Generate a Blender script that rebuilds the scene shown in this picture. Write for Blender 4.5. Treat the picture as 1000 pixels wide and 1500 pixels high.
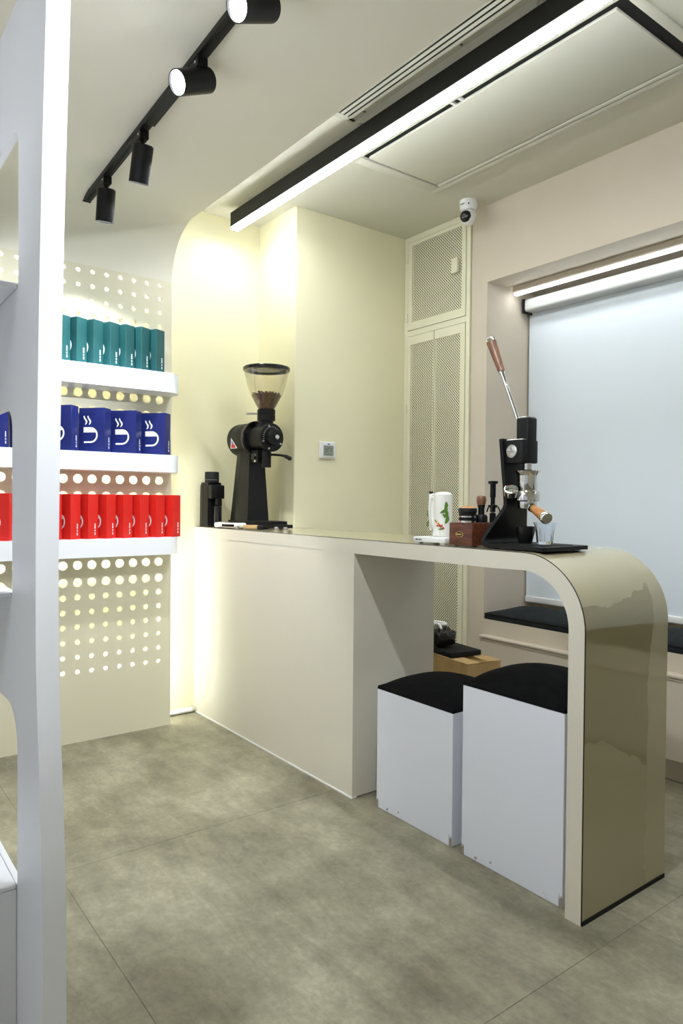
import bpy, bmesh, math, random
from mathutils import Vector, Matrix, Quaternion
random.seed(7)
PI = math.pi
scene = bpy.context.scene
for o in list(bpy.data.objects): bpy.data.objects.remove(o)
COL = scene.collection

# ------------------------------------------------------------------ camera
cd = bpy.data.cameras.new('camera'); cam = bpy.data.objects.new('camera', cd); COL.objects.link(cam)
cd.sensor_fit = 'VERTICAL'; cd.sensor_height = 36.0; cd.sensor_width = 24.0
cd.lens = 1030.04 / 1500 * 36.0; cd.clip_start = 0.02
yaw, pit, rol = [math.radians(a) for a in (37.072, 0.966, 0.492)]
fw = Vector((-math.cos(yaw), math.sin(yaw), 0)); rt = Vector((math.sin(yaw), math.cos(yaw), 0)); up = Vector((0, 0, 1))
fw2 = fw * math.cos(pit) - up * math.sin(pit); up2 = up * math.cos(pit) + fw * math.sin(pit)
rt3 = rt * math.cos(rol) + up2 * math.sin(rol); up3 = up2 * math.cos(rol) - rt * math.sin(rol)
M = Matrix((rt3, up3, -fw2)).transposed().to_4x4(); M.translation = (0, 0, 1.15)
cam.matrix_world = M
scene.camera = cam

# ------------------------------------------------------------------ world, room light, exposure
w = bpy.data.worlds.new('world'); scene.world = w; w.use_nodes = True
bg = w.node_tree.nodes['Background']; bg.inputs[0].default_value = (0.93, 0.95, 1.0, 1); bg.inputs[1].default_value = 0.38
vs = scene.view_settings
vs.view_transform = 'Standard'; vs.look = 'None'; vs.exposure = 0.50; vs.gamma = 1.0; vs.use_curve_mapping = False
COOL = (0.90, 0.955, 1.0)
LED_BAR, LED_NICHE, LED_BACK, SPOT_E, SPOT_W = 42.0, 10.0, 34.0, 14.0, 30.0

# ------------------------------------------------------------------ materials
MATS = {}
def mat(name, col, rough=0.5, metal=0.0, var=0.0, vscale=8.0, bump=0.0, bscale=200.0, coat=0.0, emit=0.0, ecol=None, spec=0.5, trans=0.0, ior=1.45):
    m = bpy.data.materials.new(name); m.use_nodes = True; nt = m.node_tree; b = nt.nodes['Principled BSDF']
    b.inputs['Base Color'].default_value = (*col, 1); b.inputs['Roughness'].default_value = rough; b.inputs['Metallic'].default_value = metal
    b.inputs['Coat Weight'].default_value = coat; b.inputs['Coat Roughness'].default_value = 0.05
    b.inputs['Specular IOR Level'].default_value = spec; b.inputs['Transmission Weight'].default_value = trans; b.inputs['IOR'].default_value = ior
    if emit: b.inputs['Emission Color'].default_value = (*(ecol or col), 1); b.inputs['Emission Strength'].default_value = emit
    if var or bump:
        tc = nt.nodes.new('ShaderNodeTexCoord')
    if var:
        n = nt.nodes.new('ShaderNodeTexNoise'); n.inputs['Scale'].default_value = vscale; n.inputs['Detail'].default_value = 6
        nt.links.new(tc.outputs['Object'], n.inputs['Vector'])
        r = nt.nodes.new('ShaderNodeValToRGB'); r.color_ramp.elements[0].position = .3; r.color_ramp.elements[1].position = .7
        r.color_ramp.elements[0].color = (*[c * (1 - var) for c in col], 1); r.color_ramp.elements[1].color = (*[min(1, c * (1 + var)) for c in col], 1)
        nt.links.new(n.outputs['Fac'], r.inputs['Fac']); nt.links.new(r.outputs['Color'], b.inputs['Base Color'])
    if bump:
        n2 = nt.nodes.new('ShaderNodeTexNoise'); n2.inputs['Scale'].default_value = bscale; n2.inputs['Detail'].default_value = 3
        nt.links.new(tc.outputs['Object'], n2.inputs['Vector'])
        bp = nt.nodes.new('ShaderNodeBump'); bp.inputs['Strength'].default_value = bump; bp.inputs['Distance'].default_value = 0.002
        nt.links.new(n2.outputs['Fac'], bp.inputs['Height']); nt.links.new(bp.outputs['Normal'], b.inputs['Normal'])
    MATS[name] = m
    return m
mat('cream', (0.82, 0.775, 0.535), 0.55, var=0.015, vscale=3, bump=0.05, bscale=120)
mat('cream_panel', (0.80, 0.755, 0.575), 0.5, var=0.015, vscale=2, bump=0.03)
mat('soffit', (0.87, 0.83, 0.71), 0.6, var=0.01, vscale=2, bump=0.03)
mat('ceiling', (0.66, 0.64, 0.54), 0.6, var=0.01, vscale=2, bump=0.03)
mat('rose', (0.60, 0.525, 0.42), 0.7, var=0.02, vscale=4, bump=0.12, bscale=300)
mat('counter', (0.73, 0.69, 0.58), 0.45, var=0.02, vscale=2.5, bump=0.02)
mat('white_laminate', (0.80, 0.82, 0.90), 0.35, var=0.01)
mat('white_paint', (0.84, 0.855, 0.90), 0.4, var=0.01, vscale=4, bump=0.02)
mat('white_plastic', (0.82, 0.82, 0.80), 0.3)
mat('cabinet', (0.74, 0.71, 0.53), 0.4)
mat('cabinet_shade', (0.03, 0.028, 0.022), 0.8)
mat('black_metal', (0.006, 0.006, 0.006), 0.45, bump=0.04, bscale=600, spec=0.3)
mat('black_gloss', (0.010, 0.010, 0.010), 0.18)
mat('black_rubber', (0.008, 0.008, 0.008), 0.65, spec=0.3)
mat('velvet', (0.004, 0.004, 0.0045), 0.85, var=0.4, vscale=30, bump=0.15, bscale=500, spec=0.15)
mat('seat_fabric', (0.016, 0.020, 0.021), 0.85, var=0.25, vscale=25, bump=0.2, bscale=400, spec=0.2)
mat('chrome', (0.68, 0.68, 0.66), 0.07, metal=1)
mat('steel', (0.60, 0.59, 0.56), 0.28, metal=1)
mat('dark_steel', (0.10, 0.10, 0.10), 0.3, metal=1)
mat('blind', (0.74, 0.80, 0.85), 0.75, bump=0.06, bscale=260)
mat('plug_gold', (0.75, 0.52, 0.15), 0.3, metal=1)
mat('teal', (0.014, 0.082, 0.086), 0.36); mat('navy', (0.011, 0.018, 0.125), 0.36); mat('red', (0.66, 0.018, 0.012), 0.42)
mat('navy_dark', (0.010, 0.012, 0.055), 0.42); mat('teal_dark', (0.012, 0.045, 0.045), 0.42)
mat('print_white', (0.86, 0.86, 0.86), 0.5)
mat('cardboard', (0.50, 0.33, 0.14), 0.8, var=0.1, vscale=20)
mat('leaf_green', (0.10, 0.22, 0.03), 0.4); mat('berry_red', (0.55, 0.05, 0.03), 0.4); mat('berry_orange', (0.75, 0.32, 0.03), 0.4)
mat('badge_red', (0.5, 0.03, 0.03), 0.4); mat('badge_blue', (0.03, 0.08, 0.45), 0.4)
mat('lcd', (0.26, 0.29, 0.23), 0.2)
mat('bean', (0.11, 0.052, 0.026), 0.4, var=0.5, vscale=60)
mat('enamel', (0.82, 0.81, 0.74), 0.22)
mat('gap_black', (0.006, 0.006, 0.006), 0.8)
mat('grout', (0.24, 0.22, 0.155), 0.9)
mat('cassette', (0.50, 0.51, 0.49), 0.35)
mat('vent', (0.44, 0.43, 0.35), 0.5)
mat('led_bar', (1, 1, 1), emit=LED_BAR, ecol=COOL); mat('led_niche', (1, 1, 1), emit=LED_NICHE, ecol=COOL)
mat('led_back', (1, 1, 1), emit=LED_BACK, ecol=(0.93, 0.97, 1.0)); mat('led_gap', (1, 1, 1), emit=15.0, ecol=(0.86, 0.94, 1.0)); mat('led_fill', (1, 1, 1), emit=12.0, ecol=COOL); mat('led_spot', (1, 1, 1), emit=SPOT_E, ecol=COOL)

def wood(name, c1, c2, scale=14, axis='X', rough=0.4):
    m = bpy.data.materials.new(name); m.use_nodes = True; nt = m.node_tree; b = nt.nodes['Principled BSDF']; b.inputs['Roughness'].default_value = rough
    tc = nt.nodes.new('ShaderNodeTexCoord'); mp = nt.nodes.new('ShaderNodeMapping')
    mp.inputs['Scale'].default_value = {'X': (1, 9, 9), 'Y': (9, 1, 9), 'Z': (9, 9, 1)}[axis]
    n = nt.nodes.new('ShaderNodeTexNoise'); n.inputs['Scale'].default_value = scale; n.inputs['Detail'].default_value = 8
    r = nt.nodes.new('ShaderNodeValToRGB'); r.color_ramp.elements[0].position = .35; r.color_ramp.elements[1].position = .65
    r.color_ramp.elements[0].color = (*c1, 1); r.color_ramp.elements[1].color = (*c2, 1)
    nt.links.new(tc.outputs['Object'], mp.inputs['Vector']); nt.links.new(mp.outputs[0], n.inputs['Vector'])
    nt.links.new(n.outputs['Fac'], r.inputs['Fac']); nt.links.new(r.outputs['Color'], b.inputs['Base Color']); MATS[name] = m
wood('walnut_box', (0.06, 0.016, 0.008), (0.15, 0.045, 0.02), axis='X', rough=0.3)
wood('walnut', (0.13, 0.055, 0.025), (0.24, 0.11, 0.05), axis='Z')
wood('teak', (0.36, 0.15, 0.045), (0.52, 0.25, 0.08), axis='Z')

def floor_mat():
    m = bpy.data.materials.new('floor_tile'); m.use_nodes = True; nt = m.node_tree; b = nt.nodes['Principled BSDF']
    g = nt.nodes.new('ShaderNodeNewGeometry')
    def noise(scale, det, rough=.6, dist=0.0, stretch=None):
        n = nt.nodes.new('ShaderNodeTexNoise'); n.inputs['Scale'].default_value = scale; n.inputs['Detail'].default_value = det
        n.inputs['Roughness'].default_value = rough; n.inputs['Distortion'].default_value = dist
        if stretch:
            mp = nt.nodes.new('ShaderNodeMapping'); mp.inputs['Scale'].default_value = stretch
            nt.links.new(g.outputs['Position'], mp.inputs['Vector']); nt.links.new(mp.outputs[0], n.inputs['Vector'])
        else: nt.links.new(g.outputs['Position'], n.inputs['Vector'])
        return n
    n1 = noise(1.7, 8, .62, .4); n2 = noise(9, 8, .7); n3 = noise(3.2, 9, .72, 1.2, (.55, 2.6, 1)); n4 = noise(55, 4, .7)
    r1 = nt.nodes.new('ShaderNodeValToRGB')
    e = r1.color_ramp.elements; e[0].position = .32; e[1].position = .70
    e[0].color = (0.150, 0.134, 0.084, 1); e[1].color = (0.355, 0.330, 0.236, 1)
    nt.links.new(n1.outputs['Fac'], r1.inputs['Fac'])
    def ov(fac, a, bsock):
        x = nt.nodes.new('ShaderNodeMix'); x.data_type = 'RGBA'; x.blend_type = 'OVERLAY'; x.inputs['Factor'].default_value = fac
        nt.links.new(a, x.inputs['A']); nt.links.new(bsock, x.inputs['B']); return x.outputs['Result']
    c = ov(.55, r1.outputs['Color'], n2.outputs['Fac']); c = ov(.55, c, n3.outputs['Fac']); c = ov(.35, c, n4.outputs['Fac'])
    # pale scratches
    n5 = noise(2.2, 9, .75, 2.0, (1.2, 3.0, 1)); r5 = nt.nodes.new('ShaderNodeValToRGB')
    r5.color_ramp.elements[0].position = .64; r5.color_ramp.elements[1].position = .76
    nt.links.new(n5.outputs['Fac'], r5.inputs['Fac'])
    x = nt.nodes.new('ShaderNodeMix'); x.data_type = 'RGBA'; x.inputs['B'].default_value = (0.46, 0.44, 0.35, 1)
    mm = nt.nodes.new('ShaderNodeMath'); mm.operation = 'MULTIPLY'; mm.inputs[1].default_value = .55
    nt.links.new(r5.outputs['Color'], mm.inputs[0]); nt.links.new(mm.outputs[0], x.inputs['Factor']); nt.links.new(c, x.inputs['A'])
    nt.links.new(x.outputs['Result'], b.inputs['Base Color'])
    b.inputs['Roughness'].default_value = 0.48; b.inputs['Specular IOR Level'].default_value = 0.4
    bp = nt.nodes.new('ShaderNodeBump'); bp.inputs['Strength'].default_value = .12; bp.inputs['Distance'].default_value = .002
    nt.links.new(n2.outputs['Fac'], bp.inputs['Height']); nt.links.new(bp.outputs['Normal'], b.inputs['Normal'])
    MATS['floor_tile'] = m
floor_mat()

def perforated_mat():
    # sheet steel with staggered punched holes: holes are really transparent, a dark sheet for the shaded interior shows behind
    m = bpy.data.materials.new('perforated'); m.use_nodes = True; nt = m.node_tree; b = nt.nodes['Principled BSDF']; out = nt.nodes['Material Output']
    b.inputs['Base Color'].default_value = (0.74, 0.71, 0.53, 1); b.inputs['Roughness'].default_value = .4
    g = nt.nodes.new('ShaderNodeNewGeometry'); s = nt.nodes.new('ShaderNodeSeparateXYZ'); nt.links.new(g.outputs['Position'], s.inputs[0])
    def mth(op, a, b_=None):
        n = nt.nodes.new('ShaderNodeMath'); n.operation = op
        for i, v in enumerate((a, b_)):
            if v is None: continue
            if isinstance(v, (int, float)): n.inputs[i].default_value = v
            else: nt.links.new(v, n.inputs[i])
        return n.outputs[0]
    px, pz = 0.0160, 0.0160
    def dots(ox, oz):
        a = mth('SUBTRACT', mth('FRACT', mth('ADD', mth('DIVIDE', s.outputs['X'], px), ox + 1000)), .5)
        c = mth('SUBTRACT', mth('FRACT', mth('ADD', mth('DIVIDE', s.outputs['Z'], pz), oz + 1000)), .5)
        return mth('LESS_THAN', mth('ADD', mth('MULTIPLY', a, a), mth('MULTIPLY', c, c)), 0.245 ** 2)
    d = mth('MAXIMUM', dots(0, 0), dots(.5, .5))
    tr = nt.nodes.new('ShaderNodeBsdfTransparent'); mx = nt.nodes.new('ShaderNodeMixShader')
    nt.links.new(d, mx.inputs[0]); nt.links.new(b.outputs[0], mx.inputs[1]); nt.links.new(tr.outputs[0], mx.inputs[2])
    nt.links.new(mx.outputs[0], out.inputs['Surface']); MATS['perforated'] = m
perforated_mat()

def film_mat():
    # clear protective film over cream laminate; glossier and deeper where it clings, both tones darkened for the leg's shade
    m = bpy.data.materials.new('film'); m.use_nodes = True; nt = m.node_tree; b = nt.nodes['Principled BSDF']
    g = nt.nodes.new('ShaderNodeNewGeometry')
    n = nt.nodes.new('ShaderNodeTexNoise'); n.inputs['Scale'].default_value = 2.3; n.inputs['Detail'].default_value = 7; n.inputs['Roughness'].default_value = .55; n.inputs['Distortion'].default_value = .5
    nt.links.new(g.outputs['Position'], n.inputs['Vector'])
    # the film has lifted along the rear edge; paler foot and crest are painted reflections
    sp = nt.nodes.new('ShaderNodeSeparateXYZ'); nt.links.new(g.outputs['Position'], sp.inputs[0])
    def mth(op, p, q):
        k = nt.nodes.new('ShaderNodeMath'); k.operation = op
        for i, v in enumerate((p, q)):
            if isinstance(v, (int, float)): k.inputs[i].default_value = v
            else: nt.links.new(v, k.inputs[i])
        return k.outputs[0]
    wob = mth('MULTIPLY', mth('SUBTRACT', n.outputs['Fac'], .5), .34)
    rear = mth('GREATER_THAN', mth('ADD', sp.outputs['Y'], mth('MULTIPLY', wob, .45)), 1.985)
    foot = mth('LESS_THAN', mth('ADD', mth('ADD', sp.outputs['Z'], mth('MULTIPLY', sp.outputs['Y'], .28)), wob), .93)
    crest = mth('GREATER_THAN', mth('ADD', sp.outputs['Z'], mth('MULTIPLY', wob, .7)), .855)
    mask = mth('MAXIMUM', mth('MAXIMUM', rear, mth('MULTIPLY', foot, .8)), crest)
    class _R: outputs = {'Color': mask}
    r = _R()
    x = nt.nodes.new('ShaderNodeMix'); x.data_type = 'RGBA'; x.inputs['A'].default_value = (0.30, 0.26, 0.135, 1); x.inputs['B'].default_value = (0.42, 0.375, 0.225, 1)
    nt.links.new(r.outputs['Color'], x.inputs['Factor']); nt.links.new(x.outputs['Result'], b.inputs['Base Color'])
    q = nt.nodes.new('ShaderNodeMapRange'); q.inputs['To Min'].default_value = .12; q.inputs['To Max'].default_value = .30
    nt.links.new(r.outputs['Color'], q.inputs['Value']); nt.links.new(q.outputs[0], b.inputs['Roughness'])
    b.inputs['Coat Weight'].default_value = .8; b.inputs['Coat Roughness'].default_value = .06
    n2 = nt.nodes.new('ShaderNodeTexNoise'); n2.inputs['Scale'].default_value = 9
    nt.links.new(g.outputs['Position'], n2.inputs['Vector'])
    bp = nt.nodes.new('ShaderNodeBump'); bp.inputs['Strength'].default_value = .05; bp.inputs['Distance'].default_value = .01
    nt.links.new(n2.outputs['Fac'], bp.inputs['Height']); nt.links.new(bp.outputs['Normal'], b.inputs['Coat Normal'])
    MATS['film'] = m
film_mat()

def glass_mat(name, tint=(1, 1, 1), rough=0.0):
    m = bpy.data.materials.new(name); m.use_nodes = True; nt = m.node_tree
    for n in list(nt.nodes): nt.nodes.remove(n)
    out = nt.nodes.new('ShaderNodeOutputMaterial'); tr = nt.nodes.new('ShaderNodeBsdfTransparent'); tr.inputs[0].default_value = (*tint, 1)
    gl = nt.nodes.new('ShaderNodeBsdfGlossy'); gl.inputs['Roughness'].default_value = .04
    lw = nt.nodes.new('ShaderNodeLayerWeight'); lw.inputs['Blend'].default_value = .25; fr = nt.nodes.new('ShaderNodeMapRange'); fr.inputs['To Min'].default_value = .03; fr.inputs['To Max'].default_value = .38
    nt.links.new(lw.outputs['Facing'], fr.inputs['Value']); mx = nt.nodes.new('ShaderNodeMixShader')
    nt.links.new(fr.outputs[0], mx.inputs[0]); nt.links.new(tr.outputs[0], mx.inputs[1]); nt.links.new(gl.outputs[0], mx.inputs[2])
    nt.links.new(mx.outputs[0], out.inputs['Surface']); MATS[name] = m
glass_mat('hopper_glass', (0.965, 0.955, 0.93)); 
mat('glass', (0.93, 0.96, 1.0), 0.02, trans=1.0, ior=1.3)

# ------------------------------------------------------------------ mesh helpers
def mesh_obj(name, bm, m, parent=None, smooth=None, loc=None):
    me = bpy.data.meshes.new(name)
    bmesh.ops.recalc_face_normals(bm, faces=bm.faces[:])
    bm.to_mesh(me); bm.free()
    if m: me.materials.append(MATS[m])
    if smooth is not None:
        for p in me.polygons: p.use_smooth = True
        try: me.set_sharp_from_angle(angle=math.radians(smooth))
        except Exception: pass
    o = bpy.data.objects.new(name, me); COL.objects.link(o)
    if parent: o.parent = parent
    if loc: o.location = loc
    return o
def tag(o, label, cat, group=None):
    o['label'] = label; o['category'] = cat
    if group: o['group'] = group
    return o
def struct(o, label=None): 
    o['kind'] = 'structure'
    if label: o['label'] = label
    return o
def thing(name, label, cat, loc=(0, 0, 0), rz=0, group=None):
    e = bpy.data.objects.new(name, None); COL.objects.link(e); e.location = loc; e.rotation_euler = (0, 0, rz); e.empty_display_size = .05
    return tag(e, label, cat, group)
def new(): return bmesh.new()
def box(bm, x0, x1, y0, y1, z0, z1, bev=0.0, seg=2, mtx=None):
    t = bmesh.new() 
    vs_ = [t.verts.new((x, y, z)) for x in (x0, x1) for y in (y0, y1) for z in (z0, z1)]
    for f in ((0, 1, 3, 2), (4, 6, 7, 5), (0, 4, 5, 1), (2, 3, 7, 6), (0, 2, 6, 4), (1, 5, 7, 3)): t.faces.new([vs_[i] for i in f])
    bmesh.ops.recalc_face_normals(t, faces=t.faces[:])
    if bev: bmesh.ops.bevel(t, geom=t.edges[:], offset=bev, segments=seg, affect='EDGES', profile=.5)
    merge(bm, t, mtx); return bm
def merge(bm, t, mtx=None):
    if mtx is not None: bmesh.ops.transform(t, matrix=mtx, verts=t.verts[:])
    mp = {v: bm.verts.new(v.co) for v in t.verts}
    for f in t.faces:
        try: bm.faces.new([mp[v] for v in f.verts])
        except ValueError: pass
    t.free()
def lathe(bm, prof, n=32, center=(0, 0, 0), mtx=None, caps=True, closed=False):
    """prof: list of (r,z) rotated about local z."""
    t = bmesh.new(); rings = []
    for r, z in prof:
        if r < 1e-6: rings.append([t.verts.new((0, 0, z))])
        else: rings.append([t.verts.new((r * math.cos(2 * PI * i / n), r * math.sin(2 * PI * i / n), z)) for i in range(n)])
    pairs = list(zip(rings, rings[1:])) + ([(rings[-1], rings[0])] if closed else [])
    for a, b in pairs:
        for i in range(n):
            j = (i + 1) % n
            if len(a) == 1 and len(b) == 1: continue
            if len(a) == 1: t.faces.new((a[0], b[i], b[j]))
            elif len(b) == 1: t.faces.new((a[i], a[j], b[0]))
            else: t.faces.new((a[i], a[j], b[j], b[i]))
    if caps and not closed:
        if len(rings[0]) > 1: t.faces.new(rings[0][::-1])
        if len(rings[-1]) > 1: t.faces.new(rings[-1])
    m2 = Matrix.Translation(Vector(center))
    merge(bm, t, (m2 @ mtx) if mtx is not None else m2); return bm
def along(p0, p1):
    d = Vector(p1) - Vector(p0); q = Vector((0, 0, 1)).rotation_difference(d.normalized())
    return Matrix.Translation(Vector(p0)) @ q.to_matrix().to_4x4(), d.length
def cyl(bm, p0, p1, r0, r1=None, n=24):
    m, L = along(p0, p1); r1 = r0 if r1 is None else r1
    return lathe(bm, [(r0, 0), (r1, L)], n, mtx=m)
def tube(bm, pts, rad, n=10):
    pts = [Vector(p) for p in pts]; rs = rad if isinstance(rad, (list, tuple)) else [rad] * len(pts)
    rings = []; nrm = None
    for i, p in enumerate(pts):
        d = (pts[min(i + 1, len(pts) - 1)] - pts[max(i - 1, 0)]).normalized()
        if nrm is None: nrm = d.orthogonal().normalized()
        nrm = (nrm - d * nrm.dot(d)).normalized(); b = d.cross(nrm)
        rings.append([bm.verts.new(p + (nrm * math.cos(2 * PI * k / n) + b * math.sin(2 * PI * k / n)) * rs[i]) for k in range(n)])
    for a, b in zip(rings, rings[1:]):
        for i in range(n): bm.faces.new((a[i], a[(i + 1) % n], b[(i + 1) % n], b[i]))
    bm.faces.new(rings[0][::-1]); bm.faces.new(rings[-1]); return bm
def prism(bm, poly, a0, a1, plane='XZ', mtx=None):
    """extrude 2-D polygon: plane 'XZ' along Y, 'XY' along Z, 'YZ' along X."""
    def P(u, v, a): return {'XZ': (u, a, v), 'XY': (u, v, a), 'YZ': (a, u, v)}[plane]
    t = bmesh.new()
    A = [t.verts.new(P(u, v, a0)) for u, v in poly]; B = [t.verts.new(P(u, v, a1)) for u, v in poly]
    t.faces.new(A); t.faces.new(B[::-1])
    for i in range(len(poly)): j = (i + 1) % len(poly); t.faces.new((A[j], A[i], B[i], B[j]))
    bmesh.ops.recalc_face_normals(t, faces=t.faces[:])
    merge(bm, t, mtx); return bm
def arc(cx, cy, r, a0, a1, n=12): return [(cx + r * math.cos(math.radians(a0 + (a1 - a0) * i / n)), cy + r * math.sin(math.radians(a0 + (a1 - a0) * i / n))) for i in range(n + 1)]
def smooth_path(pts, n=8):
    out = []; P = [Vector(p) for p in pts]
    for i in range(len(P) - 1):
        p0, p1, p2, p3 = P[max(i - 1, 0)], P[i], P[i + 1], P[min(i + 2, len(P) - 1)]
        for k in range(n):
            t = k / n
            out.append(.5 * ((2 * p1) + (p2 - p0) * t + (2 * p0 - 5 * p1 + 4 * p2 - p3) * t * t + (3 * p1 - p0 - 3 * p2 + p3) * t ** 3))
    out.append(P[-1]); return out
def copy_tree(o, parent=None):
    c = o.copy(); COL.objects.link(c); c.parent = parent
    for ch in o.children: copy_tree(ch, c)
    return c
ORD = ['first', 'second', 'third', 'fourth', 'fifth', 'sixth', 'seventh', 'eighth', 'ninth', 'tenth', 'eleventh', 'twelfth']

# ------------------------------------------------------------------ key dimensions (metres)
X1, XR, X2 = -3.515, -2.116, -1.109          # counter: wall end, recess, waterfall leg
Y0, Y1, HC = 1.661, 2.090, 1.002             # counter front, back, height
XS, YE, ZS = -3.365, 1.46, 2.49              # shelf wall plane, its end, soffit height
XW, YR, YB, ZC = -3.136, 2.052, 2.837, 2.702  # end pier, pier side, window wall, ceiling
XN, ZN, YG = -2.503, 2.30, 3.175             # window niche side, head, blind plane
XE, YF = 1.9, -2.6                           # room extents behind the camera

# ------------------------------------------------------------------ floor with large tiles
fl = struct(mesh_obj('floor', box(new(), -3.6, XE, YF, 3.3, -.05, -.0015), 'grout'))
xe = [-3.6, -3.42, -2.222, -1.024, .174, 1.372, XE]; ye = [YF, -1.796, -.598, .60, 1.798, 2.996, 3.3]
for i in range(len(xe) - 1):
    for j in range(len(ye) - 1):
        g = .0008
        x0, x1, y0, y1 = xe[i] + g, xe[i + 1] - g, ye[j] + g, ye[j + 1] - g
        mesh_obj('tile', box(new(), x0, x1, y0, y1, -.012, 0, .0008, 1), 'floor_tile', fl)

# ------------------------------------------------------------------ walls and ceilings
struct(mesh_obj('ceiling', box(new(), -3.6, XE, 1.40, 3.3, ZC, ZC + .06), 'ceiling'))
struct(mesh_obj('wall_back', box(new(), -3.62, -3.515, YF, 2.06, 0, ZC), 'cream'))
pier = new(); prism(pier, [(-3.62, YR), (XW - .008, YR)] + arc(XW - .008, YR + .008, .008, -90, 0, 4) + [(XW, 3.0), (-3.62, 3.0)], 0, ZC, 'XY')
struct(mesh_obj('wall_end', pier, 'cream', smooth=40))
# window wall with niche: left jamb piece, head, sill block, niche lining
wb = new()
box(wb, -2.612, XN, YB, 3.3, 0, ZC)
box(wb, XN, XE, YB, 3.3, ZN, ZC)
box(wb, XN, XE, YB, 3.3, .10, .530)
box(wb, XN, XE, YB + .06, 3.3, 0, .10)
box(wb, XN, XE, 3.25, 3.3, .530, ZN)
box(wb, XW, -2.612, 2.99, 3.3, 0, ZC)
struct(mesh_obj('wall_right', wb, 'rose'))
pnl = new(); box(pnl, -2.49, XE, 2.80, YB, .10, .440, .003, 1)
bp_ = struct(mesh_obj('trim_1', pnl, 'rose'))
mesh_obj('ledge', box(new(), -2.496, XE, 2.79, YB, .440, .452, .002, 1), 'rose', bp_)
mesh_obj('ledge', box(new(), -2.493, XE, 2.796, YB, .426, .434, .002, 1), 'rose', bp_)
struct(mesh_obj('baseboard_right', box(new(), -2.49, XE, 2.855, YB + .06, 0, .10), 'rose'))
# far sides of the shop (behind the photographer)
struct(mesh_obj('wall_front', box(new(), XE, XE + .05, YF, 3.3, 0, ZC), 'soffit'))

# shelf wall: perforated board that curves over into the dropped ceiling
ys = [.932 + .0663 * k for k in range(-9, 8)]
rows = [(.333, .0105), (.402, .0112), (.473, .0118), (.544, .0125), (.613, .0132), (.683, .0140), (.753, .0205), (.834, .0205),
        (1.16, .0205), (1.24, .0205), (1.563, .0205), (1.643, .0205), (1.938, .0125), (2.008, .0117), (2.076, .0110), (2.145, .0105), (2.213, .0100)]
def perforated_board(name, y_lo, y_hi, z_lo, z_hi, xf, th, m):
    bm = new(); xb = xf - th; N = 24
    yb = [y_lo] + [ys[0] - .033] + [(a + b) / 2 for a, b in zip(ys, ys[1:])] + [ys[-1] + .033, y_hi]
    zr = [r[0] for r in rows]; hz = .033
    zb = [z_lo]; cells = []
    cur = z_lo
    for i, (z, r) in enumerate(rows):
        lo = z - hz; hi = z + hz
        if i > 0 and zr[i] - zr[i - 1] < .1: lo = (zr[i] + zr[i - 1]) / 2
        if i < len(zr) - 1 and zr[i + 1] - zr[i] < .1: hi = (zr[i] + zr[i + 1]) / 2
        if lo > cur + 1e-5: cells.append((cur, lo, None))
        cells.append((lo, hi, (z, r))); cur = hi
    cells.append((cur, z_hi, None))
    def quad(y0, y1, z0, z1):
        for x, fl_ in ((xf, 1), (xb, 0)):
            v = [bm.verts.new((x, y, z)) for y, z in ((y0, z0), (y1, z0), (y1, z1), (y0, z1))]
            bm.faces.new(v if fl_ else v[::-1])
    for z0, z1, h in cells:
        if h is None: quad(y_lo, y_hi, z0, z1); continue
        quad(y_lo, yb[1], z0, z1); quad(yb[-2], y_hi, z0, z1)
        z, r = h
        for k, y in enumerate(ys):
            a, b = yb[k + 1], yb[k + 2]
            # outer ring sampled on the cell border at the same angles
            ring = []; circ = []
            for i in range(N):
                t = 2 * PI * i / N + PI / 4; c, s = math.cos(t), math.sin(t)
                # square-ish mapping: 0..1 on the border
                u = c / max(abs(c), abs(s)); v = s / max(abs(c), abs(s))
                ring.append(((y + (b - y) * u if u > 0 else y + (y - a) * u), (z + (z1 - z) * v if v > 0 else z + (z - z0) * v)))
                circ.append((y + r * c, z + r * s))
            F = [[bm.verts.new((x, *p)) for p in L] for x in (xf, xb) for L in (ring, circ)]
            for i in range(N):
                j = (i + 1) % N
                bm.faces.new((F[0][i], F[0][j], F[1][j], F[1][i]))
                bm.faces.new((F[2][j], F[2][i], F[3][i], F[3][j]))
                bm.faces.new((F[1][i], F[1][j], F[3][j], F[3][i]))
    # rim
    for (ya, za), (yc, zc) in (((y_lo, z_lo), (y_hi, z_lo)), ((y_hi, z_lo), (y_hi, z_hi)), ((y_hi, z_hi), (y_lo, z_hi)), ((y_lo, z_hi), (y_lo, z_lo))):
        bm.faces.new([bm.verts.new(p) for p in ((xf, ya, za), (xf, yc, zc), (xb, yc, zc), (xb, ya, za))])
    me = bpy.data.meshes.new(name); bm.to_mesh(me); bm.free(); me.materials.append(MATS[m])
    o = bpy.data.objects.new(name, me); COL.objects.link(o); return o
RC = .25
struct(perforated_board('wall_left', -1.2, YE, 0, ZS - RC, XS, .006, 'cream_panel'))
prof = arc(XS + RC, ZS - RC, RC, 180, 90, 20) + [(XE, ZS)]
prof2 = arc(XS + RC, ZS - RC, RC + .012, 180, 90, 20) + [(XE, ZS + .012)]
so = new(); prism(so, prof + prof2[::-1], YF, YE, 'XZ')
struct(mesh_obj('ceiling_soffit', so, 'soffit', smooth=25))
struct(mesh_obj('trim_2', box(new(), -3.5, XE, 1.425, 1.44, ZS + .013, ZC), 'soffit'))
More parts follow.
